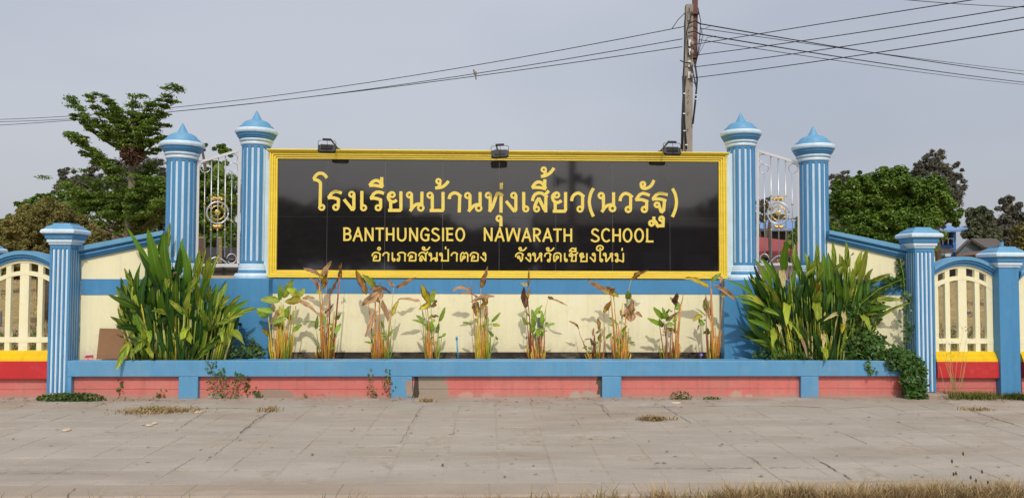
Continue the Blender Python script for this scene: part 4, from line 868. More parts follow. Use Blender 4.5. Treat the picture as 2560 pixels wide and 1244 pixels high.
# ------------------------------------------------------------------ steel gates
def gate(lab, A, B, ox, oy, sc, flip):
    """A: left plan point, B: right plan point; crop coordinates -> plane"""
    t = thing('steel_gate', ((A[0] + B[0]) / 2, (A[1] + B[1]) / 2, zP), lab, 'gate', 'stainless steel gates between the columns')
    G = lambda x, y: PV(ox + x / sc, oy + y / sc, A, B)
    d = Vector((B[0] - A[0], B[1] - A[1], 0)).normalized(); nr = Vector((-d.y, d.x, 0)); Z = Vector((0, 0, 1))
    if flip == 'L':
        tlc, trc, brc, blc = (60, 140), (462, 22), (448, 1135), (45, 1135); bars = [(125, 118, 235, 970, 1), (190, 182, 118, 1040, 0), (258, 244, 98, 1030, 0), (325, 318, 80, 1060, 0), (388, 378, 235, 1030, 1)]
        cx_, cy_ = 248, 628; sc1 = [(128, 190, 48, 20, 330), (400, 188, 45, 200, 520), (402, 98, 40, 240, 450)]; bs = [(385, 1072, 45, 180, 500)]; arc = (130, 1120, 340, 1120, 60)
        fl = [(205, 478, -1, 1), (290, 478, 1, 1), (212, 775, -1, -1), (282, 775, 1, -1)]
    else:
        tlc, trc, brc, blc = (58, 28), (455, 148), (458, 1128), (55, 1128); bars = [(118, 125, 245, 1030, 1), (182, 190, 80, 1060, 0), (254, 262, 105, 1030, 0), (325, 332, 125, 1060, 0), (388, 395, 240, 1000, 1)]
        cx_, cy_ = 255, 632; sc1 = [(115, 200, 44, 60, 400), (400, 198, 44, 140, 480), (105, 98, 38, 90, 300)]; bs = [(120, 1070, 42, 40, 360)]; arc = (170, 1120, 360, 1120, 75)
        fl = [(215, 480, -1, 1), (295, 480, 1, 1), (220, 780, -1, -1), (297, 780, 1, -1)]
    def bar(p, q, w, dep, nm='frame_bar', mat='steel_flat'):
        p, q = G(*p), G(*q); ax = (q - p); L_ = ax.length / 2; ax.normalize(); side = ax.cross(nr).normalized()
        MB().obox((p + q) / 2, ax * L_, side * w, nr * dep).build(nm, M[mat], t)
    W_ = .016
    FB = 'steel_flat'
    bar(tlc, trc, W_, .02); bar(blc, brc, W_, .02)
    bar((tlc[0], tlc[1] + 14), (blc[0], blc[1] - 14), W_, .019); bar((trc[0], trc[1] + 14), (brc[0], brc[1] - 14), W_, .019)
    for x0_, x1_, ya, yb, thin in bars:
        MB().tube([G(x0_, ya), G(x1_, yb)], .0055 if thin else .008, 8).build('bar', M['steel'], t, smooth=True)
        ks = (545, 708) if thin else (465, 795)
        for yk in ks:
            xk = x0_ + (x1_ - x0_) * (yk - ya) / (yb - ya); p = G(xk, yk)
            MB().lathe([(.004, -.014), (.013, -.008), (.016, 0), (.013, .008), (.004, .014)], p, 10).build('collar', M['brass'], t, smooth=True)
    def ring(x, y, r, a0, a1, rad, nm, mat, off=0):
        pts = [G(x + r * math.cos(R(a)), y + r * math.sin(R(a))) + nr * off for a in np.linspace(a0, a1, 33)]
        MB().tube(pts, rad, 8, caps=True).build(nm, M[mat], t, smooth=True)
    ring(cx_, cy_, 105, 0, 360, .010, 'ring', 'steel'); ring(cx_, cy_, 67, 0, 360, .0065, 'ring', 'brass')
    ce = G(cx_, cy_)
    fl_ = MB()
    for i in range(6):
        a = i * math.pi / 3; c_ = ce + (d * math.cos(a) + Z * math.sin(a)) * .02 - nr * .012
        fl_.obox(c_, (d * math.cos(a) + Z * math.sin(a)) * .015, (-d * math.sin(a) + Z * math.cos(a)) * .011, nr * .006)
    fl_.build('rosette', M['brass'], t, bevel=.004)
    MB().lathe([(.001, -.012), (.011, -.006), (.013, 0), (.011, .006), (.001, .012)], ce - nr * .02, 10).build('rosette', M['brass'], t, smooth=True)
    for a in (45, 135, 225, 315):
        rr = 85; x, y = cx_ + rr * math.cos(R(a)), cy_ + rr * math.sin(R(a))
        pts = [G(x + 20 * math.cos(R(a + b_)), y + 20 * math.sin(R(a + b_))) for b_ in np.linspace(90, 300, 10)]
        MB().tube(pts, [.003 + .004 * math.sin(math.pi * i / 9) for i in range(10)], 6).build('scroll', M['brass'], t, smooth=True)
    for x, y, sx, sy in fl:          # acanthus leaves: five feathered lobes
        m = MB()
        for q in range(5):
            a = R(20 + q * 24); b0 = G(x - sx * 22, y + sy * 34); ln = .066 - .005 * abs(q - 2)
            dd = (d * sx * math.cos(a) + Z * sy * math.sin(a))
            pts = [b0, b0 + dd * ln * .5 + Z * sy * .004 - nr * .006, b0 + dd * ln + d * sx * .008]
            m.tube(pts, [.005, .0095, .003], 6)
        m.build('acanthus_leaf', M['brass'], t, smooth=True)
    for x, y, r, a0, a1 in sc1: ring(x, y, r, a0, a1, .0055, 'scroll', 'steel')
    for x, y, r, a0, a1 in bs: ring(x, y, r, a0, a1, .0065, 'scroll', 'steel')
    xa, ya, xb, yb, h_ = arc
    MB().tube([G(xa + (xb - xa) * u, ya - h_ * math.sin(math.pi * u)) for u in np.linspace(0, 1, 13)], .008, 8).build('scroll', M['steel'], t, smooth=True)
    m = MB(); x = (xa + xb) / 2
    for q in range(4):
        a = q * math.pi / 2; m.tube([G(x + 14 * math.cos(a), ya - 20 + 14 * math.sin(a)), G(x + 26 * math.cos(a + 1), ya - 20 + 24 * math.sin(a + 1))], [.009, .004], 6)
    m.build('rosette', M['brass'], t, smooth=True)
gA = (oLx + .16, -.165 + .03); gB = (iLx - .16, .08)
gate('stainless steel gate with gold rosette, left of the sign', gA, gB, 480, 370, 3.886, 'L')
gate('stainless steel gate with gold rosette, right of the sign', (iRx + .16, .08), (oRx - .16, -.135), 1880, 370, 3.886, 'R')

# ------------------------------------------------------------------ floodlights
def flood(px, py, lab, rot, armdx):
    Yl = -.44; c0 = P(px, py, Yl)
    t = thing('floodlight', (c0.x, -.05, zTop), lab, 'floodlight', 'black floodlights on top of the sign')
    rz = Matrix.Rotation(R(rot), 3, 'Y'); tilt = Matrix.Rotation(R(-28), 3, 'X'); Q = rz @ tilt
    ax, ay, az = Q @ Vector((1, 0, 0)), Q @ Vector((0, 1, 0)), Q @ Vector((0, 0, 1))
    hs_ = MB().obox(c0, ax * .092, ay * .018, az * .052).build('housing', M['black'], t, bevel=.006)
    MB().obox(c0 + ay * .021, ax * .085, ay * .0025, az * .046).build('lamp_glass', M['glass'], hs_)
    for i in range(13):
        MB().obox(c0 - ay * .030 + ax * (-.066 + .011 * i) + az * .006, ax * .0022, ay * .012, az * .034).build('fin', M['black'], hs_)
    for sg_ in (-1, 1):
        MB().obox(c0 + ax * sg_ * .099, ax * .007, ay * .02, az * .04).build('end_cap', M['black'], hs_)
    top = c0 + Vector((0, 0, .105))
    br = [c0 + ax * -.107 - az * .0, c0 + ax * -.107 + Vector((0, 0, .085)), c0 + ax * -.09 + Vector((0, 0, .1)), c0 + ax * .09 + Vector((0, 0, .1)), c0 + ax * .107 + Vector((0, 0, .085)), c0 + ax * .107]
    MB().tube(br, .0035, 6).build('bracket', M['black'], t)
    MB().obox(top + Vector((0, 0, .008)), rz @ Vector((.052, 0, 0)), Vector((0, .02, 0)), Vector((0, 0, .011))).build('arm', M['black'], t)
    foot = P(armdx, 374, .06); foot.z = zTop + .012
    MB().tube([top + Vector((math.copysign(.045, foot.x - c0.x), .0, .008)), foot], .011, 6).build('arm', M['black'], t)
    MB().box(foot.x - .03, foot.x + .03, .02, .10, zTop + .003, zTop + .014).build('foot', M['black'], t)
    MB().tube([top, top + Vector((.01, -.03, -.06)), c0 - ay * .05, c0 - az * .04 - ay * .03, c0 - az * .07 + ax * .02], .003, 5).build('cable', M['cable'], t, smooth=True)
flood(817.5, 372, 'leftmost black floodlight over the left part of the sign', 2, 845)
flood(1249.5, 385, 'black floodlight over the middle of the sign', -3, 1244)
flood(1680, 378, 'rightmost black floodlight over the right part of the sign, before the utility pole', 1, 1651)
# ------------------------------------------------------------------ leafy plants
def leaf_obj(par, b, t, w, mat, bend=0.0, roll=0.0, fold=0.25, n=7, arch=0.0, curl=0.0):
    b, t = Vector(b), Vector(t); ax = t - b; L_ = ax.length
    if L_ < 1e-4: return
    ax.normalize(); mid = (b + t) / 2; tc_ = (CAM - mid).normalized()
    tc_ = Vector((tc_.x * .5, -1, .25)).normalized()
    side = ax.cross(tc_)
    if side.length < .05: side = Vector((1, 0, 0))
    side.normalize(); nn = side.cross(ax).normalized()
    q = Matrix.Rotation(roll, 3, ax); side, nn = q @ side, q @ nn
    vs, uv = [], []
    upv = Vector((0, 0, 1)) - ax * ax.z
    seed_ = random.uniform(0, 6)
    for i in range(n + 1):
        u = i / n
        wd = w / 2 * (math.sin(math.pi * min(1, u ** .72 * 1.0)) ** .62 if 0 < u < 1 else 0.03)
        wd *= 1 + .06 * math.sin(u * 23 + w * 90)
        c = b + ax * L_ * u + nn * bend * L_ * math.sin(math.pi * u) + upv * arch * L_ * math.sin(math.pi * u) + side * .02 * L_ * math.sin(3 * u + seed_)
        for sd_, uu in ((-1, 0), (0, .5), (1, 1)):
            p = c + side * sd_ * wd * (1 - curl * (.5 + .5 * math.sin(u * 5 + seed_ + sd_))) + nn * (abs(sd_) * (fold + curl * 1.6 * math.sin(u * 4 + seed_)) * wd) + nn * ((.07 + curl * .25) * w * math.sin(u * 15 + sd_ * 2 + seed_) if sd_ else 0)
            vs.append(p); uv.append((uu, u * min(4, L_ / max(w, .01)) * .35))
    fs = []
    for i in range(n):
        k = 3 * i; fs += [(k, k + 1, k + 4, k + 3), (k + 1, k + 2, k + 5, k + 4)]
    m = MB(); m.add(vs, fs); m.uv = uv
    return m.build('leaf', mat, par, smooth=True)
def stem_obj(par, pts, r0, r1, mat):
    n = len(pts); return MB().tube(pts, [r0 + (r1 - r0) * i / (n - 1) for i in range(n)], 6).build('stem', mat, par, smooth=True)
random.seed(11)
def depth_ok(p, q, lim): return q
def clump(name, lab, ox, oy, s, Y0, leaves, fill, soil_rng, tipf, seed, cat='plant'):
    random.seed(seed)
    xs_ = [P(ox + a / s, 895, Y0).x for a in soil_rng]
    t = thing(name, ((xs_[0] + xs_[1]) / 2, Y0, soil_z), lab, cat, 'large leafy clumps in the planter')
    zb = soil_z - .02
    # stems
    for i in range(60):
        u = random.random(); x = xs_[0] + (xs_[1] - xs_[0]) * u; y = Y0 + random.uniform(-.06, .06)
        h = random.uniform(.35, .75); lean = (u - .5) * .35 * h / .6
        pts = [(x, y, zb), (x + lean * .4, y - .01, zb + h * .5), (x + lean, y - .03, zb + h)]
        stem_obj(t, pts, random.uniform(.011, .017), .007, ST[random.choice('ggygpg')])
    for e in leaves:
        bx, by, tx, ty, w, c = e[:6]; dp = e[6] if len(e) > 6 else random.uniform(-.22, .08)
        yb = Y0 + random.uniform(-.06, .05); yt = Y0 + dp * .8 - .06
        b_, t_ = P(ox + bx / s, oy + by / s, yb), P(ox + tx / s, oy + ty / s, yt)
        if c == 'g' and random.random() < .25: c = 'v'
        leaf_obj(t, b_, t_, w / s * (yb + 9.8) / F_PX * 1.0, L[c], random.uniform(.02, .10), random.uniform(-.5, .5), random.uniform(.15, .6), n=9, arch=random.uniform(.0, .10), curl=.25 if c in 'wypbo' else .06)
        if e[1] > e[3] or True:
            x = xs_[0] + (xs_[1] - xs_[0]) * min(1, max(0, (bx - soil_rng[0]) / (soil_rng[1] - soil_rng[0]) * .8 + .1))
            if by < 700: stem_obj(t, [(x, yb, zb), tuple(Vector((x, yb, zb)).lerp(b_, .55) + Vector((0, 0, .03))), b_], .010, .005, ST['g'])
    for i in range(fill):
        u = random.random(); a0 = soil_rng[0] + (soil_rng[1] - soil_rng[0]) * u
        tx, ty, ln = tipf(u, random.random(), random.random())
        ang = math.atan2(ty - 830, tx - a0)
        bx, by = tx - ln * math.cos(ang), ty - ln * math.sin(ang)
        yb = Y0 + random.uniform(-.03, .08)
        b_, t_ = P(ox + bx / s, oy + by / s, yb), P(ox + tx / s, oy + ty / s, yb + random.uniform(-.14, .02))
        leaf_obj(t, b_, t_, random.uniform(26, 44) / s * (yb + 9.8) / F_PX, L[random.choice('dddgddgvdw')], random.uniform(-.05, .1), random.uniform(-.9, .9), random.uniform(.15, .6), n=8, arch=random.uniform(-.05, .14), curl=.08)  # mostly dark green fill, putting the shade inside the clump into leaf colour
    return t
LEFT = [(345,400,163,22,40,'g'),(385,400,280,32,75,'g',-.3),(430,400,405,48,68,'g',-.28),(430,150,440,-12,30,'g'),(375,210,385,60,38,'g'),(365,430,230,180,45,'d'),(330,480,275,300,40,'g'),
(200,450,135,290,36,'v'),(228,540,240,255,46,'g'),(255,560,285,320,52,'d'),(240,575,28,462,46,'g',-.3),(230,570,80,410,42,'d'),(195,510,125,390,32,'v'),(170,640,95,555,42,'g'),(185,690,38,612,38,'v',-.3),(240,710,80,680,46,'d',-.25),
(180,770,72,968,50,'v',-.42),(225,800,185,890,40,'w',-.3),(262,770,200,860,52,'v',-.32),(300,800,325,895,44,'w',-.3),(295,700,300,790,38,'v',-.3),(480,400,500,150,40,'d'),(500,340,525,95,42,'g'),(565,430,510,130,46,'g',-.28),(585,400,575,205,28,'v'),(605,440,640,170,52,'v'),(620,410,670,160,32,'w'),(655,430,715,205,58,'w',-.28),(665,440,765,190,36,'v'),
(560,620,575,440,54,'w',-.35),(640,580,600,330,44,'g'),(740,570,815,385,46,'v'),(720,550,765,390,42,'g'),(760,570,835,475,46,'v'),(790,610,915,465,38,'v'),(800,630,960,495,42,'g'),(780,660,1022,560,46,'v',-.3),(760,650,935,600,36,'g'),(712,710,705,560,56,'g',-.32),(690,690,640,560,44,'g'),(605,650,560,540,46,'d'),
(430,610,310,570,44,'v',-.34),(560,650,430,540,44,'d'),(540,600,430,500,40,'g'),(330,570,320,410,62,'g',-.3),(385,610,380,450,52,'g',-.32),(575,700,505,770,52,'w',-.36),(560,690,578,800,54,'w',-.38),(790,680,790,782,42,'v',-.34),(830,710,930,800,50,'w',-.36),(700,640,620,575,46,'w',-.36),(860,640,745,660,34,'v',-.3),
(450,620,410,480,48,'d'),(480,660,400,590,44,'d'),(350,690,420,620,46,'d'),(355,720,370,870,40,'d'),(650,500,690,330,44,'g'),(690,520,705,400,44,'v'),(590,520,630,380,38,'w'),(470,560,480,360,46,'g'),(330,640,250,520,48,'d'),(285,650,150,500,46,'d'),(500,740,440,690,40,'g'),(350,330,330,200,40,'g'),(300,420,310,250,44,'g'),(415,470,440,300,56,'g'),(520,480,560,300,42,'d'),
(545,470,620,340,40,'v'),(770,600,860,540,34,'g'),(640,720,740,660,36,'d'),(340,860,355,760,28,'p',-.35),(370,262,374,212,24,'b',-.38),(478,365,490,320,16,'b',-.38)]
def tipL(u, a, b):
    x = 90 + 800 * u + (u - .5) * 120 * a
    top = 330 - 120 * math.sin(math.pi * min(1, max(0, (x - 60) / 760))) if x < 560 else 300 + (x - 560) * .55
    return x, top + (760 - top) * (a ** .8), 190 + 110 * b
clump('heliconia_clump', 'large leafy clump before the left columns, one leaf drooping over the blue rim', 260, 560, 2.648, -.47, LEFT, 200, (200, 800), tipL, 5)
RIGHT = [(395,450,258,190,42,'g'),(445,380,305,175,46,'g'),(385,440,248,320,52,'g'),(300,480,65,335,24,'g',-.3),(350,530,130,450,56,'v',-.3),(330,560,150,470,30,'g',-.3),(380,640,210,548,42,'g',-.2),(390,690,218,600,44,'g',-.2),(470,280,492,50,56,'g',-.28),(545,260,545,75,30,'v'),(575,320,560,150,44,'g'),(625,300,615,140,38,'v'),(640,280,690,180,36,'w'),(692,240,698,75,36,'g'),(650,340,690,190,40,'g'),
(712,360,700,190,46,'g'),(752,410,745,138,54,'g'),(802,430,770,140,54,'g'),(822,260,800,65,36,'v'),(850,330,855,145,34,'v'),(820,310,888,200,40,'v'),(912,250,895,60,36,'v'),(902,310,870,160,32,'w'),(960,310,1012,128,48,'w'),(975,360,1055,108,50,'w',-.26),(1000,310,1036,205,32,'w'),(1020,340,1088,250,32,'w'),(1060,365,1208,283,38,'v',-.3),(1000,510,1250,360,44,'g'),(1050,490,1290,466,42,'v',-.3),(1020,540,1215,515,42,'g',-.3),(1110,600,1352,485,22,'g',-.3),
(540,490,612,320,54,'d'),(405,440,430,250,46,'g'),(640,490,600,260,52,'d'),(500,540,500,340,42,'v',-.3),(430,540,400,388,48,'w',-.36),(300,535,440,582,36,'v',-.3),(505,495,490,645,66,'w',-.42),(700,490,697,612,66,'w',-.42),(400,660,395,802,52,'w',-.4),(880,550,882,640,38,'p',-.4),(860,630,870,705,56,'y',-.4),(725,700,742,800,48,'p',-.4),(990,580,1062,684,48,'w',-.42),(745,790,760,884,46,'w',-.38),(460,265,462,385,50,'p',-.36),(580,700,625,872,24,'b',-.36),(425,640,440,700,30,'p',-.38),
(500,620,515,680,34,'w',-.4),(840,580,745,610,30,'p',-.4),(560,600,540,430,44,'d'),(470,640,420,520,50,'d'),(640,640,620,480,50,'d'),(740,560,800,400,46,'g'),(680,500,720,330,50,'g'),(850,480,840,300,46,'g'),(900,500,880,330,46,'g'),(940,430,940,250,42,'v'),(960,460,1010,300,42,'g'),(760,500,700,400,50,'g'),(520,760,505,600,40,'d'),(360,480,270,300,42,'d'),(330,600,250,540,38,'g'),(520,430,545,240,40,'g'),(590,430,620,300,38,'d'),(700,640,800,560,46,'d'),(800,700,720,640,48,'d'),(940,560,1030,480,42,'d'),(1000,600,1120,560,30,'w'),
(670,440,690,340,36,'o',-.38),(580,380,700,240,34,'v'),(780,340,880,200,36,'v'),(510,260,520,180,20,'o',-.36),(930,170,945,150,14,'b',-.36)]
def tipR(u, a, b):
    x = 190 + 930 * u + (u - .5) * 100 * a
    top = 260 - 120 * math.sin(math.pi * min(1, max(0, (x - 150) / 1000)))
    return x, top + (740 - top) * (a ** .8), 190 + 110 * b
clump('heliconia_clump', 'large leafy clump with yellow-tipped leaves before the right columns, vine growing at its right', 1790, 580, 2.764, -.47, RIGHT, 205, (400, 1010), tipR, 9)

def thalia(lab, ox, oy, s, stems, leaves, seed, depth=-.40):
    random.seed(seed)
    x0_ = np.mean([st[0] for st in stems]); Y0 = depth
    c = P(ox + x0_ / s, 893, Y0)
    t = thing('canna_plant', (c.x, Y0, soil_z), lab, 'plant', 'row of tall thin plants before the cream wall')
    for i, st in enumerate(stems):
        bx, by, tx, ty, col = st[:5]; r = (st[5] if len(st) > 5 else 13) / s / 2 * (Y0 + 9.8) / F_PX
        yb = Y0 + random.uniform(-.06, .06); yt = yb + random.uniform(-.10, .06)
        a, b_ = P(ox + bx / s, oy + by / s, yb), P(ox + tx / s, oy + ty / s, yt)
        low = a + (a - b_).normalized() * .10
        mid = a.lerp(b_, .5) + Vector((random.uniform(-.008, .008), 0, 0))
        r *= 1.35
        stem_obj(t, [low, a, mid, b_], r, r * .40, ST[col])
        if (st[5] if len(st) > 5 else 13) > 11:       # sheathing leaf bases bundle round each stem
            for q in range(4):
                u = random.uniform(.2, .6); o_ = Vector((random.uniform(-.022, .022), random.uniform(-.02, .03), 0)); c_ = a.lerp(b_, u) + o_ * 1.5
                stem_obj(t, [low + o_ * .7, a.lerp(c_, .5) + o_, c_], r * .95, r * .25, ST[col if q and col != 'r' else random.choice('yoyg')])
    for lf in leaves:
        bx, by, tx, ty, w, col = lf[:6]
        yb = Y0 + random.uniform(-.07, .05); yt = yb + random.uniform(-.12, .06)
        b_, t_ = P(ox + bx / s, oy + by / s, yb), P(ox + tx / s, oy + ty / s, yt)
        if col == 'g': col = 'n'
        leaf_obj(t, b_, t_, w / s * (yb + 9.8) / F_PX * 1.1, L[col], random.uniform(-.04, .12), random.uniform(-.35, .35), random.uniform(.1, .5), n=12, arch=random.uniform(-.02, .06), curl=.42 if col in 'bko' else (.22 if col in 'yp' else .08))
C3 = (640, 640, 3.4556); C4 = (980, 640, 3.455); C5 = (1380, 640, 3.456)
thalia('thin plant with broad yellow-green leaves nearest the left column', *C3,
 [(145,880,105,500,'y'),(160,880,150,600,'o'),(175,880,185,560,'o',16),(192,880,205,480,'y',16),(210,880,218,400,'y'),(228,880,235,420,'y',16),(243,880,240,450,'y'),(258,880,300,420,'o'),(285,880,345,430,'y'),(272,880,320,470,'g'),(265,880,250,640,'o',18)],
 [(205,382,210,225,36,'g'),(230,358,327,203,62,'w'),(207,388,37,372,62,'w'),(352,345,268,278,66,'w'),(368,355,418,278,48,'w'),(392,375,245,392,66,'y'),(398,365,515,368,38,'b'),(372,380,537,496,44,'b'),(207,455,114,605,44,'b'),(148,488,3,452,46,'g'),(102,528,4,472,54,'g'),(212,600,155,596,34,'g'),(120,690,42,624,40,'y'),(318,645,402,590,38,'g'),(258,545,140,582,46,'g'),(148,480,150,408,40,'p'),(250,530,290,430,44,'g'),(240,620,160,600,36,'g'),(240,520,200,430,40,'w'),(300,560,250,450,40,'g')], 21)
thalia('tall red-stemmed plant with brown leaf tips crossing the gold frame, second from left', *C3,
 [(545,880,527,780,'r',18),(575,880,545,232,'o',16),(588,880,560,420,'r',16),(605,880,567,290,'o'),(625,880,640,312,'r',17),(658,880,720,182,'r',15),(635,880,605,245,'o',10),(672,880,737,65,'o',8),(550,830,520,635,'g',8),(532,780,492,690,'g',8),(615,880,610,660,'r',18)],
 [(540,220,657,36,52,'b'),(555,180,408,95,40,'b'),(600,210,540,150,44,'y'),(552,280,458,192,46,'b'),(570,290,625,128,46,'o'),(600,270,612,150,30,'k'),(640,318,717,190,34,'k'),(732,190,717,82,46,'b'),(588,498,673,408,24,'k'),(520,632,528,508,30,'g'),(602,580,570,500,32,'g'),(550,572,415,564,14,'g'),(600,590,682,596,18,'g'),(612,658,672,610,26,'g'),(680,668,737,578,38,'g'),(702,545,732,497,30,'g'),(615,718,672,678,22,'g'),(520,310,575,316,34,'w'),(640,800,690,785,18,'g'),(492,700,494,670,22,'p'),(545,640,590,610,22,'g')], 22)
thalia('plant with one large folded brown leaf, third of the row from left', *C3,
 [(1018,875,970,400,'o'),(1040,878,1030,380,'o',18),(1058,878,1070,330,'o',18),(1072,878,1062,420,'o'),(1098,878,1100,560,'g'),(1128,878,1162,480,'o'),(1145,720,1187,272,'p',8),(1118,878,1125,640,'g'),(1012,860,1002,700,'g',14),(1085,878,1090,700,'o',16),(1140,878,1175,600,'g')],
 [(950,335,868,118,66,'o'),(945,300,880,150,50,'y'),(1034,272,916,158,54,'w'),(1090,275,916,432,112,'b'),(1085,260,970,292,30,'b'),(1080,262,1168,328,30,'k'),(1022,468,953,692,56,'b'),(1095,372,1137,575,48,'b'),(1198,262,1125,204,34,'b'),(1205,268,1392,183,40,'b'),(1170,518,1236,378,38,'y'),(1105,622,1080,560,24,'g'),(1010,748,933,742,20,'g'),(1130,685,1072,662,20,'g'),(1146,692,1197,628,26,'g'),(1005,745,988,712,16,'g'),(1000,700,1040,675,16,'g'),(1062,400,1052,350,26,'y'),(1130,700,1080,690,18,'g'),(1070,250,1078,222,14,'b')], 23)
thalia('short plant with two upright yellow leaves, fourth of the row from left', *C4,
 [(288,880,262,470,'g',9),(292,880,285,600,'o',15),(310,880,290,450,'g',9),(335,880,305,440,'o',15),(350,880,338,440,'g',9),(375,880,350,540,'o'),(385,880,405,560,'g'),(402,880,430,690,'g',10),(265,480,240,378,'p',7),(320,880,318,640,'o',16)],
 [(325,400,255,238,66,'y'),(335,400,233,462,56,'y'),(332,405,370,283,44,'w'),(340,440,392,380,46,'b'),(242,378,48,380,34,'b'),(342,520,408,524,30,'k'),(318,545,350,500,18,'g'),(405,565,462,438,34,'g'),(278,572,208,508,30,'g'),(278,588,166,547,22,'g'),(335,655,278,583,42,'g'),(352,648,342,560,36,'g'),(383,665,408,578,30,'g'),(432,692,467,666,24,'g'),(330,640,308,550,28,'g'),(345,560,375,555,30,'w'),(320,740,362,690,20,'p'),(400,705,440,690,16,'g')], 24)
thalia('plant with drooping tan leaves and one tall curled leaf, fifth of the row', *C4,
 [(725,880,690,335,'o',10),(738,880,735,430,'y'),(750,880,742,420,'y',14),(768,880,762,430,'o',16),(785,880,780,480,'y',15),(800,880,800,450,'o',15),(825,880,815,460,'y'),(838,880,830,560,'g'),(845,880,892,700,'g',9),(850,740,860,570,'g',9),(765,430,770,275,'p',8),(690,335,683,215,'o',6),(815,880,820,600,'o',16)],
 [(770,272,810,150,52,'o'),(785,240,826,88,34,'b'),(682,292,518,302,48,'b'),(750,352,578,330,30,'b'),(888,348,672,398,28,'b'),(700,385,890,350,24,'b'),(732,385,722,520,70,'b'),(735,390,728,470,40,'p'),(768,462,832,342,52,'o'),(808,420,815,545,34,'b'),(692,585,608,572,24,'g'),(860,567,940,483,26,'g'),(866,592,937,600,32,'w'),(836,568,798,500,28,'g'),(877,692,830,640,30,'g'),(742,562,712,538,26,'w'),(790,620,815,580,30,'g'),(800,640,770,600,30,'g'),(912,722,892,690,18,'g'),(700,680,675,684,12,'g'),(800,400,770,330,30,'b')], 25)
thalia('dense plant with deep red stems before the small grey box on the wall', *C4,
 [(1195,880,1160,460,'r',9),(1198,880,1175,640,'r',16),(1212,880,1165,300,'r',12),(1228,880,1215,640,'r',20),(1245,880,1240,650,'r',18),(1262,880,1258,640,'r',18),(1282,880,1275,640,'r',18),(1298,880,1290,540,'r',16),(1308,880,1318,640,'r'),(1318,650,1330,440,'p',6),(1330,440,1347,350,'p',5),(1290,880,1300,700,'o',18)],
 [(1155,448,1140,260,60,'k'),(1152,445,1185,265,34,'o'),(1168,275,1192,98,18,'o'),(1172,252,1106,236,36,'p'),(1208,532,1300,422,38,'g'),(1222,548,1205,458,34,'g'),(1195,522,1138,468,16,'g'),(1160,592,1120,518,28,'g'),(1148,585,1198,575,26,'g'),(1210,662,1216,560,44,'g'),(1240,602,1198,538,34,'g'),(1295,602,1285,470,42,'g'),(1262,492,1302,474,28,'b'),(1250,640,1322,622,32,'g'),(1335,602,1408,580,24,'g'),(1322,592,1352,570,20,'g'),(1345,350,1400,380,30,'k'),(1385,370,1515,428,20,'b'),(1245,580,1230,500,36,'g'),(1270,690,1250,620,36,'g'),(1290,690,1310,650,32,'g'),(1230,720,1240,660,24,'g'),(1300,650,1345,645,14,'g'),(1165,710,1162,690,16,'k')], 26)
thalia('lowest, sparsest plant with one brown stalk leaning left, seventh from left', *C5,
 [(322,880,268,740,'r',13),(268,740,230,630,'o',8),(372,880,362,620,'r',11),(382,880,368,680,'r'),(405,880,415,660,'o',9),(445,880,448,490,'o',10),(412,870,436,640,'o',8),(435,880,470,700,'o',8),(360,880,355,760,'r')],
 [(232,627,143,558,24,'b'),(350,692,362,618,20,'b'),(338,765,335,700,26,'b'),(280,722,330,710,14,'b'),(410,638,395,533,38,'o'),(376,672,437,622,20,'p'),(463,712,518,662,26,'g'),(400,758,350,732,22,'g'),(302,778,262,792,16,'g'),(450,492,508,383,36,'o'),(410,722,420,658,30,'g'),(430,740,400,700,20,'g'),(345,800,310,790,22,'g'),(360,770,330,740,20,'g'),(270,740,285,735,12,'b')], 27, -.30)
thalia('tall orange-stemmed plant with one broad hanging brown leaf, eighth of the row', *C5,
 [(550,880,507,325,'o',18),(575,880,540,450,'o',14),(598,880,570,580,'o',18),(600,880,608,400,'y',12),(620,880,640,480,'o',18),(640,880,665,620,'o'),(575,880,580,750,'w' if False else 'y',16),(650,880,667,770,'y'),(640,460,655,370,'g',8),(660,320,685,205,'p',8),(612,880,615,640,'o',18),(530,330,545,450,'g',8)],
 [(462,300,307,203,46,'b'),(545,288,405,292,50,'b'),(578,352,440,300,44,'y'),(502,320,550,275,42,'o'),(685,207,832,125,50,'o'),(700,190,830,120,34,'b'),(660,372,656,300,54,'g'),(683,565,680,362,108,'b'),(718,490,782,522,40,'b'),(636,440,622,410,24,'b'),(448,492,505,385,34,'o'),(596,538,600,455,30,'o'),(567,592,493,525,26,'g'),(600,652,652,600,20,'g'),(577,742,508,692,28,'g'),(602,684,650,655,26,'g'),(665,755,716,740,16,'g'),(538,600,473,588,14,'g'),(600,700,640,690,20,'g'),(655,720,685,700,16,'g'),(610,780,590,760,20,'g')], 28)
thalia('plant with pointed green leaves at left and tapering dead stalk, ninth of the row', *C5,
 [(965,885,930,605,'r',12),(982,885,985,580,'r',16),(998,885,965,560,'r',10),(1015,885,1028,640,'r',10),(1042,885,1040,640,'o',13),(1062,885,1068,480,'o',14),(1075,885,1112,420,'o',26),(1112,425,1136,322,'o',9),(1060,600,1058,450,'g',8),(1055,885,1050,740,'r',16)],
 [(1062,420,1080,313,64,'k'),(1064,462,1100,398,50,'g'),(1055,418,1020,353,36,'y'),(958,542,876,436,46,'g'),(948,602,822,533,38,'g'),(952,614,925,538,32,'g'),(977,545,953,438,32,'g'),(965,542,1012,452,28,'g'),(1002,562,1092,473,38,'b'),(1000,558,975,498,26,'g'),(990,582,1058,596,36,'g'),(1053,575,1076,513,36,'w'),(988,622,1092,667,32,'o'),(970,665,962,640,16,'g'),(1000,705,1025,688,22,'p'),(1040,482,1005,462,14,'g'),(990,560,1000,500,26,'g'),(1085,775,1115,792,10,'g')], 29)
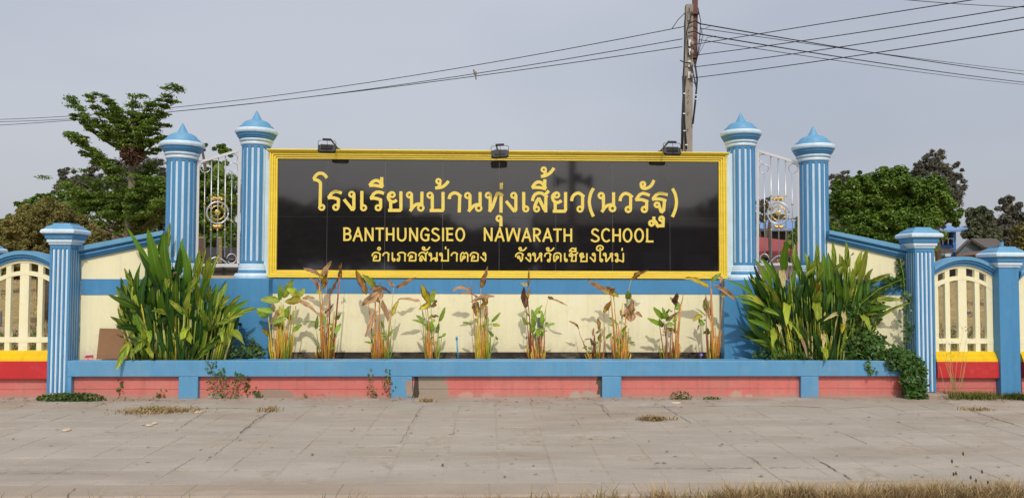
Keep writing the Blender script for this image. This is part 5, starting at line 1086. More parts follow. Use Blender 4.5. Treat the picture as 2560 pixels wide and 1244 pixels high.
thalia('tallest thin plant by the right column with an orange stalk and big curled brown leaves', *C5,
 [(1345,885,1332,500,'r',11),(1362,885,1342,680,'r',20),(1395,885,1375,282,'o',24),(1402,885,1360,480,'o',12),(1425,885,1475,350,'o',14),(1385,888,1445,840,'o',14),(1350,885,1330,620,'r',12),(1372,420,1370,215,'o',7)],
 [(1355,257,1138,198,58,'y'),(1370,218,1462,150,36,'g'),(1462,242,1455,165,34,'b'),(1592,372,1398,248,52,'b'),(1510,330,1450,338,56,'p'),(1358,530,1328,330,58,'b'),(1325,472,1325,385,34,'g'),(1322,518,1238,448,12,'g'),(1302,518,1213,560,40,'y'),(1308,605,1268,540,44,'g'),(1332,672,1346,618,54,'g'),(1325,560,1310,550,18,'k'),(1270,590,1252,645,14,'k'),(1485,260,1475,200,24,'b')], 30)

# ------------------------------------------------------------------ climbing vine, wall creepers, weeds
def px_blob(n, cx, cy, rx, ry, Y, dy):
    o = []
    while len(o) < n:
        a, b = rng.uniform(-1, 1), rng.uniform(-1, 1)
        if a * a + b * b < 1:
            y = Y + rng.uniform(-dy, dy) * math.sqrt(1 - a * a - b * b * .9); p = P(cx + a * rx, cy + b * ry, y); o.append((p.x, p.y, max(p.z, .01)))
    return np.array(o)
def px_line(n, pts, w, Y, dy):
    o = []; pts = [np.array(p, float) for p in pts]
    for i in range(n):
        u = rng.uniform(0, len(pts) - 1.001); k = int(u); q = pts[k] + (pts[k + 1] - pts[k]) * (u - k) + rng.normal(size=2) * w
        p = P(q[0], q[1], Y + rng.uniform(-dy, dy)); o.append((p.x, p.y, max(p.z, .008)))
    return np.array(o)
fr = np.array([[0, -1, .3]])
vine = thing('climbing_vine', (XP(2275, -.75), -.78, 0), 'dense green vine climbing over the right end of the blue rim to the fluted post', 'vine')
A = np.concatenate([px_blob(520, 2285, 945, 32, 58, -.80, .07), px_blob(260, 2255, 900, 40, 26, -.76, .06), px_blob(420, 2165, 865, 55, 42, -.52, .16), px_blob(160, 2215, 880, 50, 22, -.66, .08), px_blob(230, 2140, 800, 36, 60, -.5, .14), px_blob(110, 2185, 770, 30, 40, -.5, .1),
                    px_line(60, [(2262, 900), (2268, 800), (2262, 740), (2275, 760), (2270, 850)], 5, -.66, .03), px_line(50, [(2250, 648), (2259, 690), (2262, 740)], 3, -.5, .02), px_line(40, [(2120, 705), (2200, 698), (2255, 698)], 4, -.5, .02), px_line(60, [(2180, 740), (2210, 720), (2250, 700)], 8, -.5, .05), px_line(16, [(2168, 900), (2174, 920), (2180, 934)], 4, -.75, .01), px_blob(70, 2300, 985, 22, 14, -.84, .04)])
quad_mesh('foliage', leaf_quads(np.concatenate([A, A + rng.normal(size=A.shape) * .02]), .046, .1, .68, fr), M['f_vine'], vine)
for pts in ([(2300, 990), (2280, 930), (2262, 880), (2266, 800), (2262, 740), (2259, 690), (2250, 645)], [(2250, 900), (2180, 880), (2130, 840), (2150, 760), (2200, 720), (2255, 698)], [(2140, 880), (2190, 900), (2240, 895)]):
    stem_obj(vine, [P(x, y, -.8 if y > 900 else -.62) for x, y in pts], .005, .003, ST['g'])
v2 = thing('ground_creeper', (XP(2010, -.6), -.5, soil_z), 'low green creeper spilling under the right leafy clump', 'plant')
quad_mesh('foliage', leaf_quads(np.concatenate([px_blob(160, 1925, 885, 45, 16, -.5, .1), px_blob(80, 1990, 890, 40, 10, -.55, .06), px_blob(60, 2050, 880, 60, 14, -.5, .06)]), .042, .3, .62, fr), M['f_vine'], v2)
v3 = thing('ground_creeper', (XP(600, -.4), -.4, soil_z), 'low green creeper at the foot of the left blue pedestal', 'plant')
quad_mesh('foliage', leaf_quads(np.concatenate([px_blob(220, 590, 880, 40, 18, -.42, .12), px_blob(100, 640, 882, 24, 12, -.34, .08), px_blob(40, 625, 855, 12, 22, -.3, .05), px_blob(60, 640, 868, 14, 10, -.3, .04)]), .040, .3, .6, fr), M['f_weed'], v3)
def creeper(lab, pts_list, n, Y, lf=.032, mat='f_vine', w=6):
    c = P(*pts_list[0][0], Y); t = thing('wall_creeper', (c.x, Y, 0), lab, 'plant', 'small creepers on the planter wall')
    A = np.concatenate([px_line(n, p, w, Y - .012, .012) for p in pts_list])
    quad_mesh('foliage', leaf_quads(A, lf, .1, .7, fr), M[mat], t)
    for p in pts_list: stem_obj(t, [P(x, y, Y - .006) for x, y in p], .003, .0015, ST['o'])
creeper('leafy creeper hanging over the rim, between first and second free leg', [[(535, 990), (532, 950), (528, 905)], [(560, 992), (556, 955), (548, 925)], [(590, 992), (592, 960), (600, 935)]], 60, YF - .002, w=8)
creeper('small creeper of round leaves low on the coral wall under the left columns', [[(618, 994), (612, 965), (618, 945)], [(648, 994), (640, 975)]], 26, YC - .004)
creeper('thin creeper beside the second blue leg, under the third plant', [[(935, 992), (930, 965), (925, 925)], [(975, 985), (970, 950), (968, 925)]], 34, YF - .004, .03)
creeper('single thin creeper on the coral wall left of the first free leg', [[(296, 998), (300, 970), (303, 950)], [(398, 998), (402, 975)]], 13, YC - .004, .04)
def weed(lab, cx, cy, rx, ry, n, Y, lf=.04, mat='f_weed', name='weed_patch'):
    c = P(cx, cy, Y); t = thing(name, (c.x, Y, 0), lab, 'weeds')
    quad_mesh('foliage', leaf_quads(px_blob(n, cx, cy, rx, ry, Y, .1), lf, .5, .6), M[mat], t)
weed('green weeds round the foot of the left fluted post', 178, 996, 88, 15, 900, -.84, .04)
weed('small dark weed against the coral wall under the ninth plant', 1702, 990, 28, 13, 170, -.80, .03)
weed('tiny weed beside the dark weed at the coral wall', 1780, 996, 22, 6, 90, -.80, .026)
# grass tufts
def blades(C, h, spread, mat, nm, par, w=.005, n=None):
    C = np.array(C); n = len(C); a = rng.uniform(0, 2 * np.pi, n); hh = h * rng.uniform(.4, 1.1, n); ln = rng.uniform(.2, 1.0, n) * spread
    D = np.stack([np.cos(a), np.sin(a), np.zeros(n)], 1); S_ = np.stack([-np.sin(a), np.cos(a), np.zeros(n)], 1) * w
    mid = C + D * (ln * .35 * h)[:, None]; mid[:, 2] += hh * .6; tip = C + D * (ln * h)[:, None]; tip[:, 2] += hh
    V1 = np.stack([C - S_, C + S_, mid + S_ * .8, mid - S_ * .8], 1); V2 = np.stack([mid - S_ * .8, mid + S_ * .8, tip + S_ * .1, tip - S_ * .1], 1)
    # one connected blade per pair keeps its colour together
    o = quad_mesh(nm, np.concatenate([V1, V2]), M[mat], par); o['kind'] = 'stuff'; return o
def tuft(lab, px, py, rx, ry, n, h, mat='straw', flat=1.4, cat='grass tuft'):
    c = PG(px, py); t = thing('grass_tuft', (c.x, c.y, 0), lab, cat)
    sx = (c.y + 9.8) / F_PX; a = rng.normal(size=(n, 2)) * .45
    C = np.stack([c.x + a[:, 0] * rx * sx, c.y + a[:, 1] * ry * sx * 5, np.full(n, .004)], 1)
    blades(C, h, flat, mat, 'blades', t)
    return t
tuft('flat dry grass tuft on the pavement, lower left, largest of the paving tufts', 395, 1028, 90, 9, 900, .038, flat=2.4)
tuft('green heart of the dry tuft at the left of the pavement', 378, 1026, 30, 5, 130, .045, 'greengrass', 1.6)
tuft('small thin pale tuft in a paving joint right of the large dry tuft', 675, 1027, 30, 4, 90, .055, 'straw', 1.4)
tuft('straw-coloured tuft alone in the paving at the right of centre', 1636, 1049, 40, 4, 420, .042, flat=2.0)
tuft('yellow-green tuft against the coral wall between the first two free legs', 785, 991, 36, 6, 260, .10, 'greengrass', 1.0)
tuft('long green grass along the wall between the right fluted post and the plain post', 2430, 996, 85, 7, 900, .085, 'greengrass', 1.8)
tuft('grass at the foot of the plain post at the right edge', 2545, 998, 40, 6, 420, .08, 'greengrass', 1.8)
tuft('brownish dry weed standing before the red base beam at the right', 2395, 985, 26, 6, 160, .26, 'litter', .5)
tuft('flat dead weed on the pavement crack at the right edge', 2440, 1024, 42, 4, 200, .03)
tuft('short tuft at the crumbled foot of the second blue leg', 1065, 1005, 24, 4, 120, .05)
# tall thin flowering weed before the right fence
t = thing('flowering_weed', (XP(2390, -.9), -.88, 0), 'thin dry flowering weed standing before the right arched fence', 'weeds')
random.seed(5)
for i in range(13):
    a = P(2385 + random.uniform(-14, 14), 1000, -.88); px = 2392 + random.uniform(-42, 42); b_ = P(px, random.uniform(815, 930), -.88 + random.uniform(-.06, .06))
    stem_obj(t, [a, a.lerp(b_, .5) + Vector((random.uniform(-.03, .03), 0, 0)), b_], .0028, .0012, ST['p'])
    quad_mesh('blossom', leaf_quads(np.array([b_]) + rng.normal(size=(9, 3)) * .018, .016, .3, .6), M['f_brown'], t)
# dry grass verge along the kerb at the bottom of the picture
C = []
for i in range(11000):
    x = rng.uniform(-4.4, 4.9); dens = .012 + .98 / (1 + math.exp(-(x - 2.0) * 1.6))
    if .55 + .45 * math.sin(x * 3.1) * math.sin(x * 1.3 + 2) < rng.uniform(0, 1.0) * .9 / dens * .55: continue
    C.append((x, yK0 - .01 - abs(rng.normal()) * .16, -.055))
C = np.array(C)
o = blades(C, .125, 1.1, 'straw', 'verge_grass', None, .0035); tag(o, 'strip of dry straw-coloured grass along the kerb at the bottom', 'grass', kind='stuff')
C2 = C[(rng.uniform(size=len(C)) < .12)]
o = blades(C2, .14, .8, 'greengrass', 'verge_grass', None, .004); tag(o, 'scattered green blades within the dry kerb grass', 'grass', kind='stuff')
cb = [x for x in [(2250 + rng.normal() * 230, 0) for i in range(4200)]]
cen = np.stack([rng.normal(size=60) * 250 + 2240, rng.uniform(0, .22, 60)], 1)
C = []
for q in range(len(cb)):
    a_, b_ = cen[rng.integers(0, 60)]; C.append((PG(a_ + rng.normal() * 13, 1238).x, yK0 - .01 - b_ - abs(rng.normal()) * .02, -.05))
C = np.array(C)
t = thing('grass_tuft', (PG(2300, 1238).x, yK0 - .05, -.14), 'tallest dry tuft of the kerb grass with dark seed heads, bottom right', 'grass tuft')
blades(C, .155, 1.1, 'straw', 'blades', t, .004)
for i, (px_, py_, bx) in enumerate(((2380, 1152, 2366), (2408, 1133, 2372), (2384, 1184, 2378), (2390, 1182, 2382), (2427, 1192, 2424), (2455, 1178, 2440), (2470, 1205, 2455), (2362, 1115, 2360), (2440, 1200, 2436))):
    a = P(bx, 1250, yK0 - .06); b_ = P(px_, py_, yK0 - .06)
    if i == 7: continue
    stem_obj(t, [a, a.lerp(b_, .5) + Vector((.008, 0, 0)), b_], .0018, .001, ST['p'])
    MB().lathe([(.001, -.014), (.006, -.006), (.007, 0), (.004, .01), (.001, .015)], b_, 7).build('seed_head', M['bark'], t, smooth=True)
# litter
C = []
for i in range(330):
    px_, py_ = rng.uniform(0, 2560), 1003 + 190 * rng.uniform(0, 1) ** 2.2; p = PG(px_, py_); C.append((p.x, p.y, .010))
for i in range(260):
    px_ = rng.uniform(0, 2560); p = PG(px_, 998 + abs(rng.normal()) * 7); C.append((p.x, p.y, .012))
q = leaf_quads(np.array(C), .036, 3.0, .45, var=.6); q[:, :, 2] = np.maximum(q[:, :, 2], .008)
o = quad_mesh('leaf_litter', q, M['litter'], None); tag(o, 'small fallen leaves and crumbs scattered over the pavement', 'litter', kind='stuff')
def pebble(px, py, w, h, lab, mat='p'):
    c = PG(px, py); m = MB(); k = 14
    for j, (r, z) in enumerate(((1, 0.004), (1, .010), (.8, .018))):
        for i in range(k): a = 2 * math.pi * i / k; m.v.append((c.x + w * r * math.cos(a) * (1 + .1 * math.sin(3 * a)), c.y + h * r * math.sin(a), z))
    for j in range(2):
        for i in range(k): m.f.append((j * k + i, j * k + (i + 1) % k, (j + 1) * k + (i + 1) % k, (j + 1) * k + i))
    m.f.append(tuple(2 * k + i for i in range(k)))
    tag(m.build('dry_leaf', M['pale_leaf'], None), lab, 'dry leaf')
pebble(166, 1076, .036, .045, 'pale rounded dry leaf alone on the pavement at the lower left')
pebble(373, 1064, .034, .034, 'pale dry leaf, left one of the pair below the large dry tuft')
pebble(386, 1059, .028, .032, 'pale dry leaf, right one of the pair below the large dry tuft')
pebble(496, 1031, .04, .04, 'pale crumpled dry leaf right of the large dry tuft')
pebble(1690, 1008, .06, .04, 'flat pale scrap near the coral wall under the ninth plant')
# rubble chips near the wall foot
o = MB()
for i in range(120):
    px_ = random.choice([random.gauss(285, 20), random.uniform(980, 1100), random.uniform(1380, 1700), random.uniform(0, 120), random.uniform(300, 460)]); p = PG(px_, 996 + random.uniform(-2, 8))
    s_ = random.uniform(.008, .03); a = random.random() * 3
    o.obox((p.x, p.y, s_ * .35 + .004), Vector((math.cos(a), math.sin(a), .1)) * s_, Vector((-math.sin(a), math.cos(a), 0)) * s_ * .7, Vector((0, 0, s_ * .4)))
o = o.build('rubble', M['rubble'], None); tag(o, 'crumbled render and chips at the foot of the coral wall', 'rubble', kind='stuff')
# ------------------------------------------------------------------ small things in the planter
yb = -.50
cb = thing('brown_board', (XP(280, yb), yb, zt - .1), 'square brown board leaning on the cream wall behind the left leafy clump', 'board')
c1, c2 = P(241, 897, -.56), P(330, 897, -.53); c3, c4 = P(333, 822, -.50), P(249, 820, -.51)
MB().prism([c1, c2, c3, c4], (0, .012, 0)).build('panel', M['card'], cb)
pk = thing('snack_wrapper', (XP(221, -.64), -.64, zt), 'crumpled pink snack wrapper on the rim beside the brown board', 'wrapper')
random.seed(2); m = MB(); g_ = 5
for i in range(g_):
    for j in range(g_): p = P(211 + 22 * i / 4, 886 + 11 * j / 4, -.64); m.v.append((p.x, p.y + random.uniform(-.02, .02), p.z + random.uniform(-.006, .006)))
for i in range(g_ - 1):
    for j in range(g_ - 1): a = i * g_ + j; m.f.append((a, a + 1, a + g_ + 1, a + g_))
m.build('foil', M['pink'], pk)
pp = thing('water_pipe', (XP(1144, -.3), -.3, soil_z), 'short blue water pipe with a cap standing between fourth and fifth plant', 'pipe')
MB().tube([P(1146, 896, -.3) - Vector((0, 0, .05)), P(1142, 846, -.3)], .010, 10).build('tube', M['pipe'], pp, smooth=True)
MB().tube([P(1142, 848, -.3), P(1141.6, 840, -.3)], .014, 10).build('cap', M['pipe'], pp, smooth=True)
gb = thing('junction_box', (XP(1350, -.02), -.04, ZP(1350, 850, 0)), 'small dark grey box with a pipe on the cream wall behind the red-stemmed plant', 'box')
a, b_ = P(1343, 793, -.06), P(1359, 818, -.06)
MB().box(a.x, b_.x, -.06, -.001, b_.z, a.z).build('housing', M['greybox'], gb, bevel=.004)
MB().tube([(a.x + .04, -.03, b_.z), (a.x + .04, -.03, ZP(1350, 885, 0))], .012, 8).build('pipe', M['greybox'], gb)
tp = thing('water_tap', (XP(606, -.2), -.24, ZP(606, 830, -.2)), 'small blue tap on the left pedestal beside the leafy clump', 'tap')
MB().tube([P(612, 893, -.24), P(612, 822, -.24), P(604, 817, -.26), P(598, 822, -.28)], .009, 8).build('tube', M['blue'], tp, smooth=True)
MB().box(XP(598, -.26), XP(606, -.26), -.28, -.25, ZP(0, 812, -.26), ZP(0, 806, -.26)).build('handle', M['black'], tp)
for i, (px_, py_, w_) in enumerate(((946, 869, 'mauve flower between the stems of the third plant'), (1753, 885, 'violet flower by the dark footing left of the tallest right plant'))):
    c = P(px_, py_, -.4); t = thing('small_flower', (c.x, c.y, soil_z), w_, 'flower')
    m = MB()
    for q in range(5):
        a_ = q * 2 * math.pi / 5; d_ = Vector((math.cos(a_), -.4, math.sin(a_))); s_ = Vector((-math.sin(a_), 0, math.cos(a_)))
        m.add([c, c + d_ * .014 + s_ * .01, c + d_ * .024, c + d_ * .014 - s_ * .01], [(0, 1, 2, 3)])
    m.build('petal', M['violet'], t); stem_obj(t, [(c.x, c.y + .01, soil_z), c], .002, .002, ST['g'])

# ------------------------------------------------------------------ utility pole and wires
DP = 18.6; YPo = DP - 9.8
def PD(px, py, D): return P(px, py, D - 9.8)
pb, ptp = PD(1717, 373, DP), PD(1722.5, 13, DP)
dirp = (ptp - pb).normalized(); foot = pb - dirp * (pb.z / dirp.z)
pole = thing('utility_pole', foot, 'concrete utility pole with maroon steel extension rising behind the sign', 'pole')
def taper(a, b, wa, wb, da, db):
    return MB().hexa([a + Vector((-wa, -da, 0)), a + Vector((wa, -da, 0)), a + Vector((wa, da, 0)), a + Vector((-wa, da, 0)), b + Vector((-wb, -db, 0)), b + Vector((wb, -db, 0)), b + Vector((wb, db, 0)), b + Vector((-wb, db, 0))])
taper(foot, ptp, .15, .088, .12, .085).build('shaft', M['concrete'], pole, bevel=.012)
st0, st1 = PD(1736.5, 150, DP), PD(1738, -40, DP)
taper(st0 + Vector((0, .0, 0)), st1, .055, .06, .05, .05).build('steel_extension', M['rust'], pole)
MB().obox(PD(1737, 34, DP - .06), Vector((.09, 0, 0)), Vector((0, .07, 0)), Vector((0, 0, .03))).build('clamp', M['rust'], pole)
MB().obox(PD(1734, 152, DP), Vector((.055, 0, 0)), Vector((0, .05, 0)), Vector((0, 0, .06))).build('clamp', M['rust'], pole)
for i, y_ in enumerate((108, 130, 160, 188)):
    c = PD(1726.5 - .02 * y_, y_, DP - .12)
    MB().obox(c, Vector((.03, 0, 0)), Vector((0, .02, 0)), Vector((0, 0, .08))).build('insulator_bracket', M['steel'], pole)
    MB().lathe([(.02, -.05), (.045, -.035), (.03, 0), (.045, .035), (.02, .05)], c + Vector((.05, -.06, -.02)), 10).build('insulator', M['white'] if False else M['concrete'], pole, smooth=True)
MB().obox(PD(1723, 40, DP - .1), Vector((.04, 0, 0)), Vector((0, .02, 0)), Vector((0, 0, .12))).build('back_plate', M['concrete'], pole)
for y_ in (226, 240, 254, 282, 324):
    MB().lathe([(.012, 0), (.013, .001)], (0, 0, 0), 8)
    c = PD(1721 - .012 * (y_ - 226) * 1.5, y_, DP - .135); MB().obox(c, Vector((.011, 0, 0)), Vector((0, .006, 0)), Vector((0, 0, .013))).build('bolt_hole', M['black'], pole)
for pts, r in (([(1715, 190), (1710, 230), (1711, 300), (1716, 373)], .022), ([(1708, 190), (1709, 240), (1706, 300), (1705, 373)], .03), ([(1737, 155), (1743, 200), (1738, 260), (1732, 310)], .022), ([(1730, 170), (1741, 220), (1733, 300)], .018), ([(1745, 20), (1752, 55), (1748, 110), (1740, 160)], .010), ([(1750, 60), (1757, 90), (1748, 125), (1742, 150)], .008), ([(1700, 151), (1712, 157), (1735, 157)], .014), ([(1712, 33), (1695, 50), (1680, 72)], .010), ([(1714, 33), (1711, 60), (1712, 120), (1708, 190)], .014), ([(1720, 60), (1738, 52), (1750, 60)], .018), ([(1720, 82), (1738, 78), (1750, 86)], .016), ([(1728, 200), (1742, 215), (1741, 250)], .008), ([(1735, 165), (1745, 140), (1768, 95), (1790, 90)], .006), ([(1740, 125), (1755, 75), (1775, 66)], .006), ([(1722, 20), (1728, 40), (1716, 80), (1722, 140)], .012)):
    MB().tube([PD(x, y, DP - .17) for x, y in pts], r, 6).build('cable', M['cable'], pole, smooth=True)
for x_, y_ in ((1711, 234), (1740, 238), (1740, 248), (1710, 284), (1711, 327), (1716, 362)):
    MB().obox(PD(x_, y_, DP - .2), Vector((.028, 0, 0)), Vector((0, .01, 0)), Vector((0, 0, .012))).build('cable_band', M['white'], pole)
def wire(lab, a, Da, b_, Db, mid, r=.011, ext=1.25):
    A, B = PD(*a, Da), PD(*b_, Db); m = PV(*mid, (A.x, A.y), (B.x, B.y)) if mid else None
    u = ((m.x - A.x) / (B.x - A.x)); zl = A.z + (B.z - A.z) * u; kq = (zl - m.z) / (u * (1 - u))
    pts = []
    for i in range(33):
        q = ext * i / 32; v = A.lerp(B, q); pts.append(Vector((v.x, v.y, A.z + (B.z - A.z) * q - kq * q * (1 - q))))
    tag(MB().tube(pts, r, 5).build('power_line', M['cable'], None, smooth=True), lab, 'power line', 'power lines from the utility pole')
wire('uppermost power line running left from the utility pole', (1709, 67), DP - .1, (0, 298.7), 32, (900, 209.5), ext=1.8)
wire('middle power line left of the pole, the bird perches on it', (1706, 97.5), DP - .1, (0, 304.5), 32, (900, 226), ext=1.8)
wire('lowest power line running left from the utility pole', (1706, 117), DP - .1, (0, 313), 31, (900, 227.5), ext=1.8)
R_ = DP - .1
wire('thick power line at the top of the falling bundle right of the pole', (1750, 60), R_, (2560, 186), 33, (2009, 104), .016, 1.1)
wire('thin power line just under the top one of the falling bundle', (1750, 71), R_, (2560, 178), 33, (2103, 121), .010, 1.1)
wire('thick third power line of the falling bundle right of the pole', (1750, 86), R_, (2560, 206), 33, (2110, 144.5), .016, 1.1)
wire('lowest power line of the falling bundle right of the pole', (1750, 100), R_, (2560, 212), 33, (2073, 149), .010, 1.1)
wire('rising power line, highest of the four climbing to the right edge', (1734, 112), R_, (2432, 0), 13, (2103, 52), .010, 1.4)
wire('rising power line, second of the four climbing to the right edge', (1734, 139), R_, (2560, 16), 12.5, (2103, 88.3), .010, 1.2)
wire('rising power line, third of the four climbing to the right edge', (1734, 168), R_, (2560, 44), 12.5, (2103, 117.6), .010, 1.2)
wire('rising power line, lowest of the four climbing to the right edge', (1734, 195), R_, (2560, 74), 12.5, (2187, 132.7), .010, 1.2)
wire('separate thin power line crossing the top right corner', (2200, -6), 16, (2560, 18.5), 20, (2382, 9.4), .009, 1.2)

# bird (a dove) on the middle left wire
A, B = PD(1706, 97.5, DP - .1), PD(0, 304.5, 32)
bc = PV(1189, 186.5, (A.x, A.y), (B.x, B.y)); sc_ = (bc.y + 9.8) / F_PX
bird = thing('perched_bird', bc, 'small dove-like bird perched on the middle power line', 'bird')
def bpt(x, y): return Vector((bc.x + (x - 1189) * sc_, bc.y, bc.z + (186.5 - y) * sc_))
body = [(1184.2, 174.2, 1.0), (1184.6, 176, 1.9), (1185.2, 177.6, 1.7), (1186.2, 179.6, 2.9), (1187, 182, 3.7), (1187.8, 185, 3.4), (1188.6, 187.6, 2.2), (1189.3, 190, 1.3), (1190, 199.5, 1.2)]
m = MB().tube([bpt(x, y) for x, y, r in body], [r * sc_ for x, y, r in body], 12); m.build('body', M['bird'], bird, smooth=True)
MB().tube([bpt(1184.0, 173.8), bpt(1184.3, 175.8), bpt(1184.9, 177.2)], [.7 * sc_, 2.0 * sc_, 1.75 * sc_], 10).build('head', M['bird_dark'], bird, smooth=True)
MB().tube([bpt(1183.3, 175.8), bpt(1181.4, 176.6)], [.5 * sc_, .1 * sc_], 6).build('beak', M['bird_dark'], bird)
MB().tube([bpt(1189.5, 179), bpt(1190.6, 183), bpt(1190.2, 188)], [.6 * sc_, 1.4 * sc_, .5 * sc_], 8).build('wing', M['bird_dark'], bird, smooth=True)
MB().obox(bpt(1189.7, 194.5), Vector((1.3 * sc_, 0, -.1 * sc_)), Vector((0, .6 * sc_, 0)), Vector((.45 * sc_, 0, -5 * sc_))).build('tail', M['bird_dark'], bird)

# ------------------------------------------------------------------ background trees
def W(px, py, D): p = PD(px, py, D); return np.array((p.x, p.y, p.z))
def trunk(par, pts, rad, mat='bark', nm='trunk'):
    MB().tube([Vector(p) for p in pts], rad, 8).build(nm, M[mat], par, smooth=True)
def crown(par, lobes, D, n_cl, per, lf, mat, clr=.28, up=.5, flat=.8, depth=.8, core=True, aspect=.5, shell=.55):
    """lobes: (px,py,rpx_x,rpx_y)"""
    s_ = D / F_PX; allC, allN = [], []
    cm = MB()
    for lb in lobes:
        cx, cy, rx, ry = lb[:4]; dD = lb[4] if len(lb) > 4 else 0
        c = W(cx, cy, D + dD); rr = np.array((rx * s_, max(rx, ry) * s_ * depth, ry * s_))
        k = max(4, int(n_cl * (rx * ry) / 3600)); d = rng.normal(size=(k, 3)); d[:, 1] -= .35; d /= np.linalg.norm(d, axis=1)[:, None]
        cc_ = c + d * rr * rng.uniform(.62, .98, k)[:, None]
        cr_ = clr * min(rx, ry) * s_ * rng.uniform(.6, 1.3, k)
        for q in range(k):
            dd = rng.normal(size=(per, 3)); dd /= np.linalg.norm(dd, axis=1)[:, None]; rad_ = (shell + (1 - shell) * rng.uniform(0, 1, per)) * cr_[q]
            allC.append(cc_[q] + dd * rad_[:, None] * np.array((1, 1, flat))); allN.append(dd)
        if core:
            bm_v = []; nn_ = 10
            for j in range(7):
                for i in range(nn_):
                    th_, ph_ = math.pi * j / 6, 2 * math.pi * i / nn_; q_ = .50 + .06 * math.sin(i * 2.3 + j * 1.7)
                    bm_v.append(c + rr * q_ * np.array((math.sin(th_) * math.cos(ph_), math.sin(th_) * math.sin(ph_), math.cos(th_))))
            cm.add(bm_v, [(j * nn_ + i, j * nn_ + (i + 1) % nn_, (j + 1) * nn_ + (i + 1) % nn_, (j + 1) * nn_ + i) for j in range(6) for i in range(nn_)])
    C, N = np.concatenate(allC), np.concatenate(allN)
    ok = C[:, 2] > .1; C, N = C[ok], N[ok]
    quad_mesh('crown', leaf_quads(C, lf, up, aspect, N), M[mat], par)
    if core: cm.build('inner_crown', M[mat], par)
random.seed(4)
# layered tall tree
D = 26.0
t = thing('layered_tree', tuple(W(330, 700, D)[:2]) + (0,), 'tall layered green tree with spreading tiered branches behind the left side', 'tree')
tb = W(322, 692, D); tb[2] = 0
trunk(t, [tb, W(323, 590, D), W(328, 480, D), W(329, 380, D), W(330, 300, D), W(332, 245, D)], [.2, .17, .12, .085, .06, .025], 'bark_pale')
br = [((329, 370), (270, 335), (222, 240), 10), ((329, 375), (255, 330), (178, 252), 13), ((328, 390), (250, 345), (180, 290), 9), ((329, 350), (300, 270), (255, 245), 11), ((330, 330), (370, 262), (450, 222), 13), ((330, 345), (380, 290), (440, 258), 10), ((330, 360), (390, 320), (418, 318), 9), ((329, 378), (380, 350), (425, 345), 9), ((330, 300), (330, 265), (345, 240), 14), ((328, 385), (290, 340), (235, 310), 10), ((330, 340), (300, 300), (265, 280), 12), ((329, 350), (352, 300), (372, 282), 12),
      ((326, 470), (255, 390), (158, 330), 13), ((326, 470), (250, 400), (200, 345), 11), ((326, 480), (260, 420), (215, 385), 10), ((328, 400), (300, 370), (262, 350), 8), ((328, 410), (370, 380), (415, 372), 8), ((330, 330), (345, 300), (330, 280), 15)]
for i in range(34):   # lower tiers: broad plates, all round
    a = random.uniform(0, 2 * math.pi); rr = random.uniform(90, 215); y0 = random.uniform(520, 600); yt = y0 - random.uniform(60, 120)
    br.append(((325, y0), (325 + rr * .5 * math.cos(a), (y0 + yt) / 2 + 8), (max(130, min(445, 325 + rr * math.cos(a))), yt - 10), 13, math.sin(a) * rr * .6))
for i in range(16):
    a = random.uniform(0, 2 * math.pi); rr = random.uniform(40, 95); y0 = random.uniform(330, 410); yt = y0 - random.uniform(40, 90)
    br.append(((329, y0), (329 + rr * .5 * math.cos(a), (y0 + yt) / 2 + 5), (329 + rr * math.cos(a), yt), 10, math.sin(a) * rr))
C = []
bm = MB()
for b_ in br:
    (x0_, y0_), (x1_, y1_), (x2_, y2_), th_ = b_[:4]; dd = (b_[4] if len(b_) > 4 else random.uniform(-30, 30)) * D / F_PX
    p0, p1, p2 = W(x0_, y0_, D), W(x1_, y1_, D + dd * .5), W(x2_, y2_, D + dd)
    bm.tube([Vector(p0), Vector(p1), Vector(p2)], [.045, .028, .008], 5)
    Ln = math.hypot(x2_ - x0_, y2_ - y0_); nn_ = int(Ln * 11)
    u = rng.uniform(.22, 1.03, nn_); base = ((1 - u)[:, None] ** 2 * p0 + 2 * (u * (1 - u))[:, None] * p1 + (u ** 2)[:, None] * p2)
    th_ *= .8 if y0_ < 500 else 1
    wdt = th_ * D / F_PX * (.9 + 1.6 * np.sin(np.pi * np.clip(u, 0, 1)) ** .7)
    # twig clumps along the branch
    kc = max(5, int(Ln / 9)); cu = np.linspace(.22, 1.0, kc) + rng.uniform(-.03, .03, kc); idx = rng.integers(0, kc, nn_); cu2 = cu[idx]
    base = ((1 - cu2)[:, None] ** 2 * p0 + 2 * (cu2 * (1 - cu2))[:, None] * p1 + (cu2 ** 2)[:, None] * p2)
    offs = rng.normal(size=(kc, 3)) * np.array((.5, 1.2, .38)) * (th_ * D / F_PX); jit = rng.normal(size=(nn_, 3)) * np.array((.62, .75, .20)) * (th_ * D / F_PX)
    C.append(base + offs[idx] + jit + np.array((0, 0, .05)))
bm.build('branches', M['bark'], t)
quad_mesh('crown', leaf_quads(np.concatenate(C), .088, 1.0, .6), M['f_term'], t)
nb = W(331, 388, D - .5); nc, _ = clump_pts(nb, (.42, .3, .34), 1400, .2)
quad_mesh('dead_leaf_skirt', leaf_quads(nc, .12, 0, .4), M['f_skirt'], t)

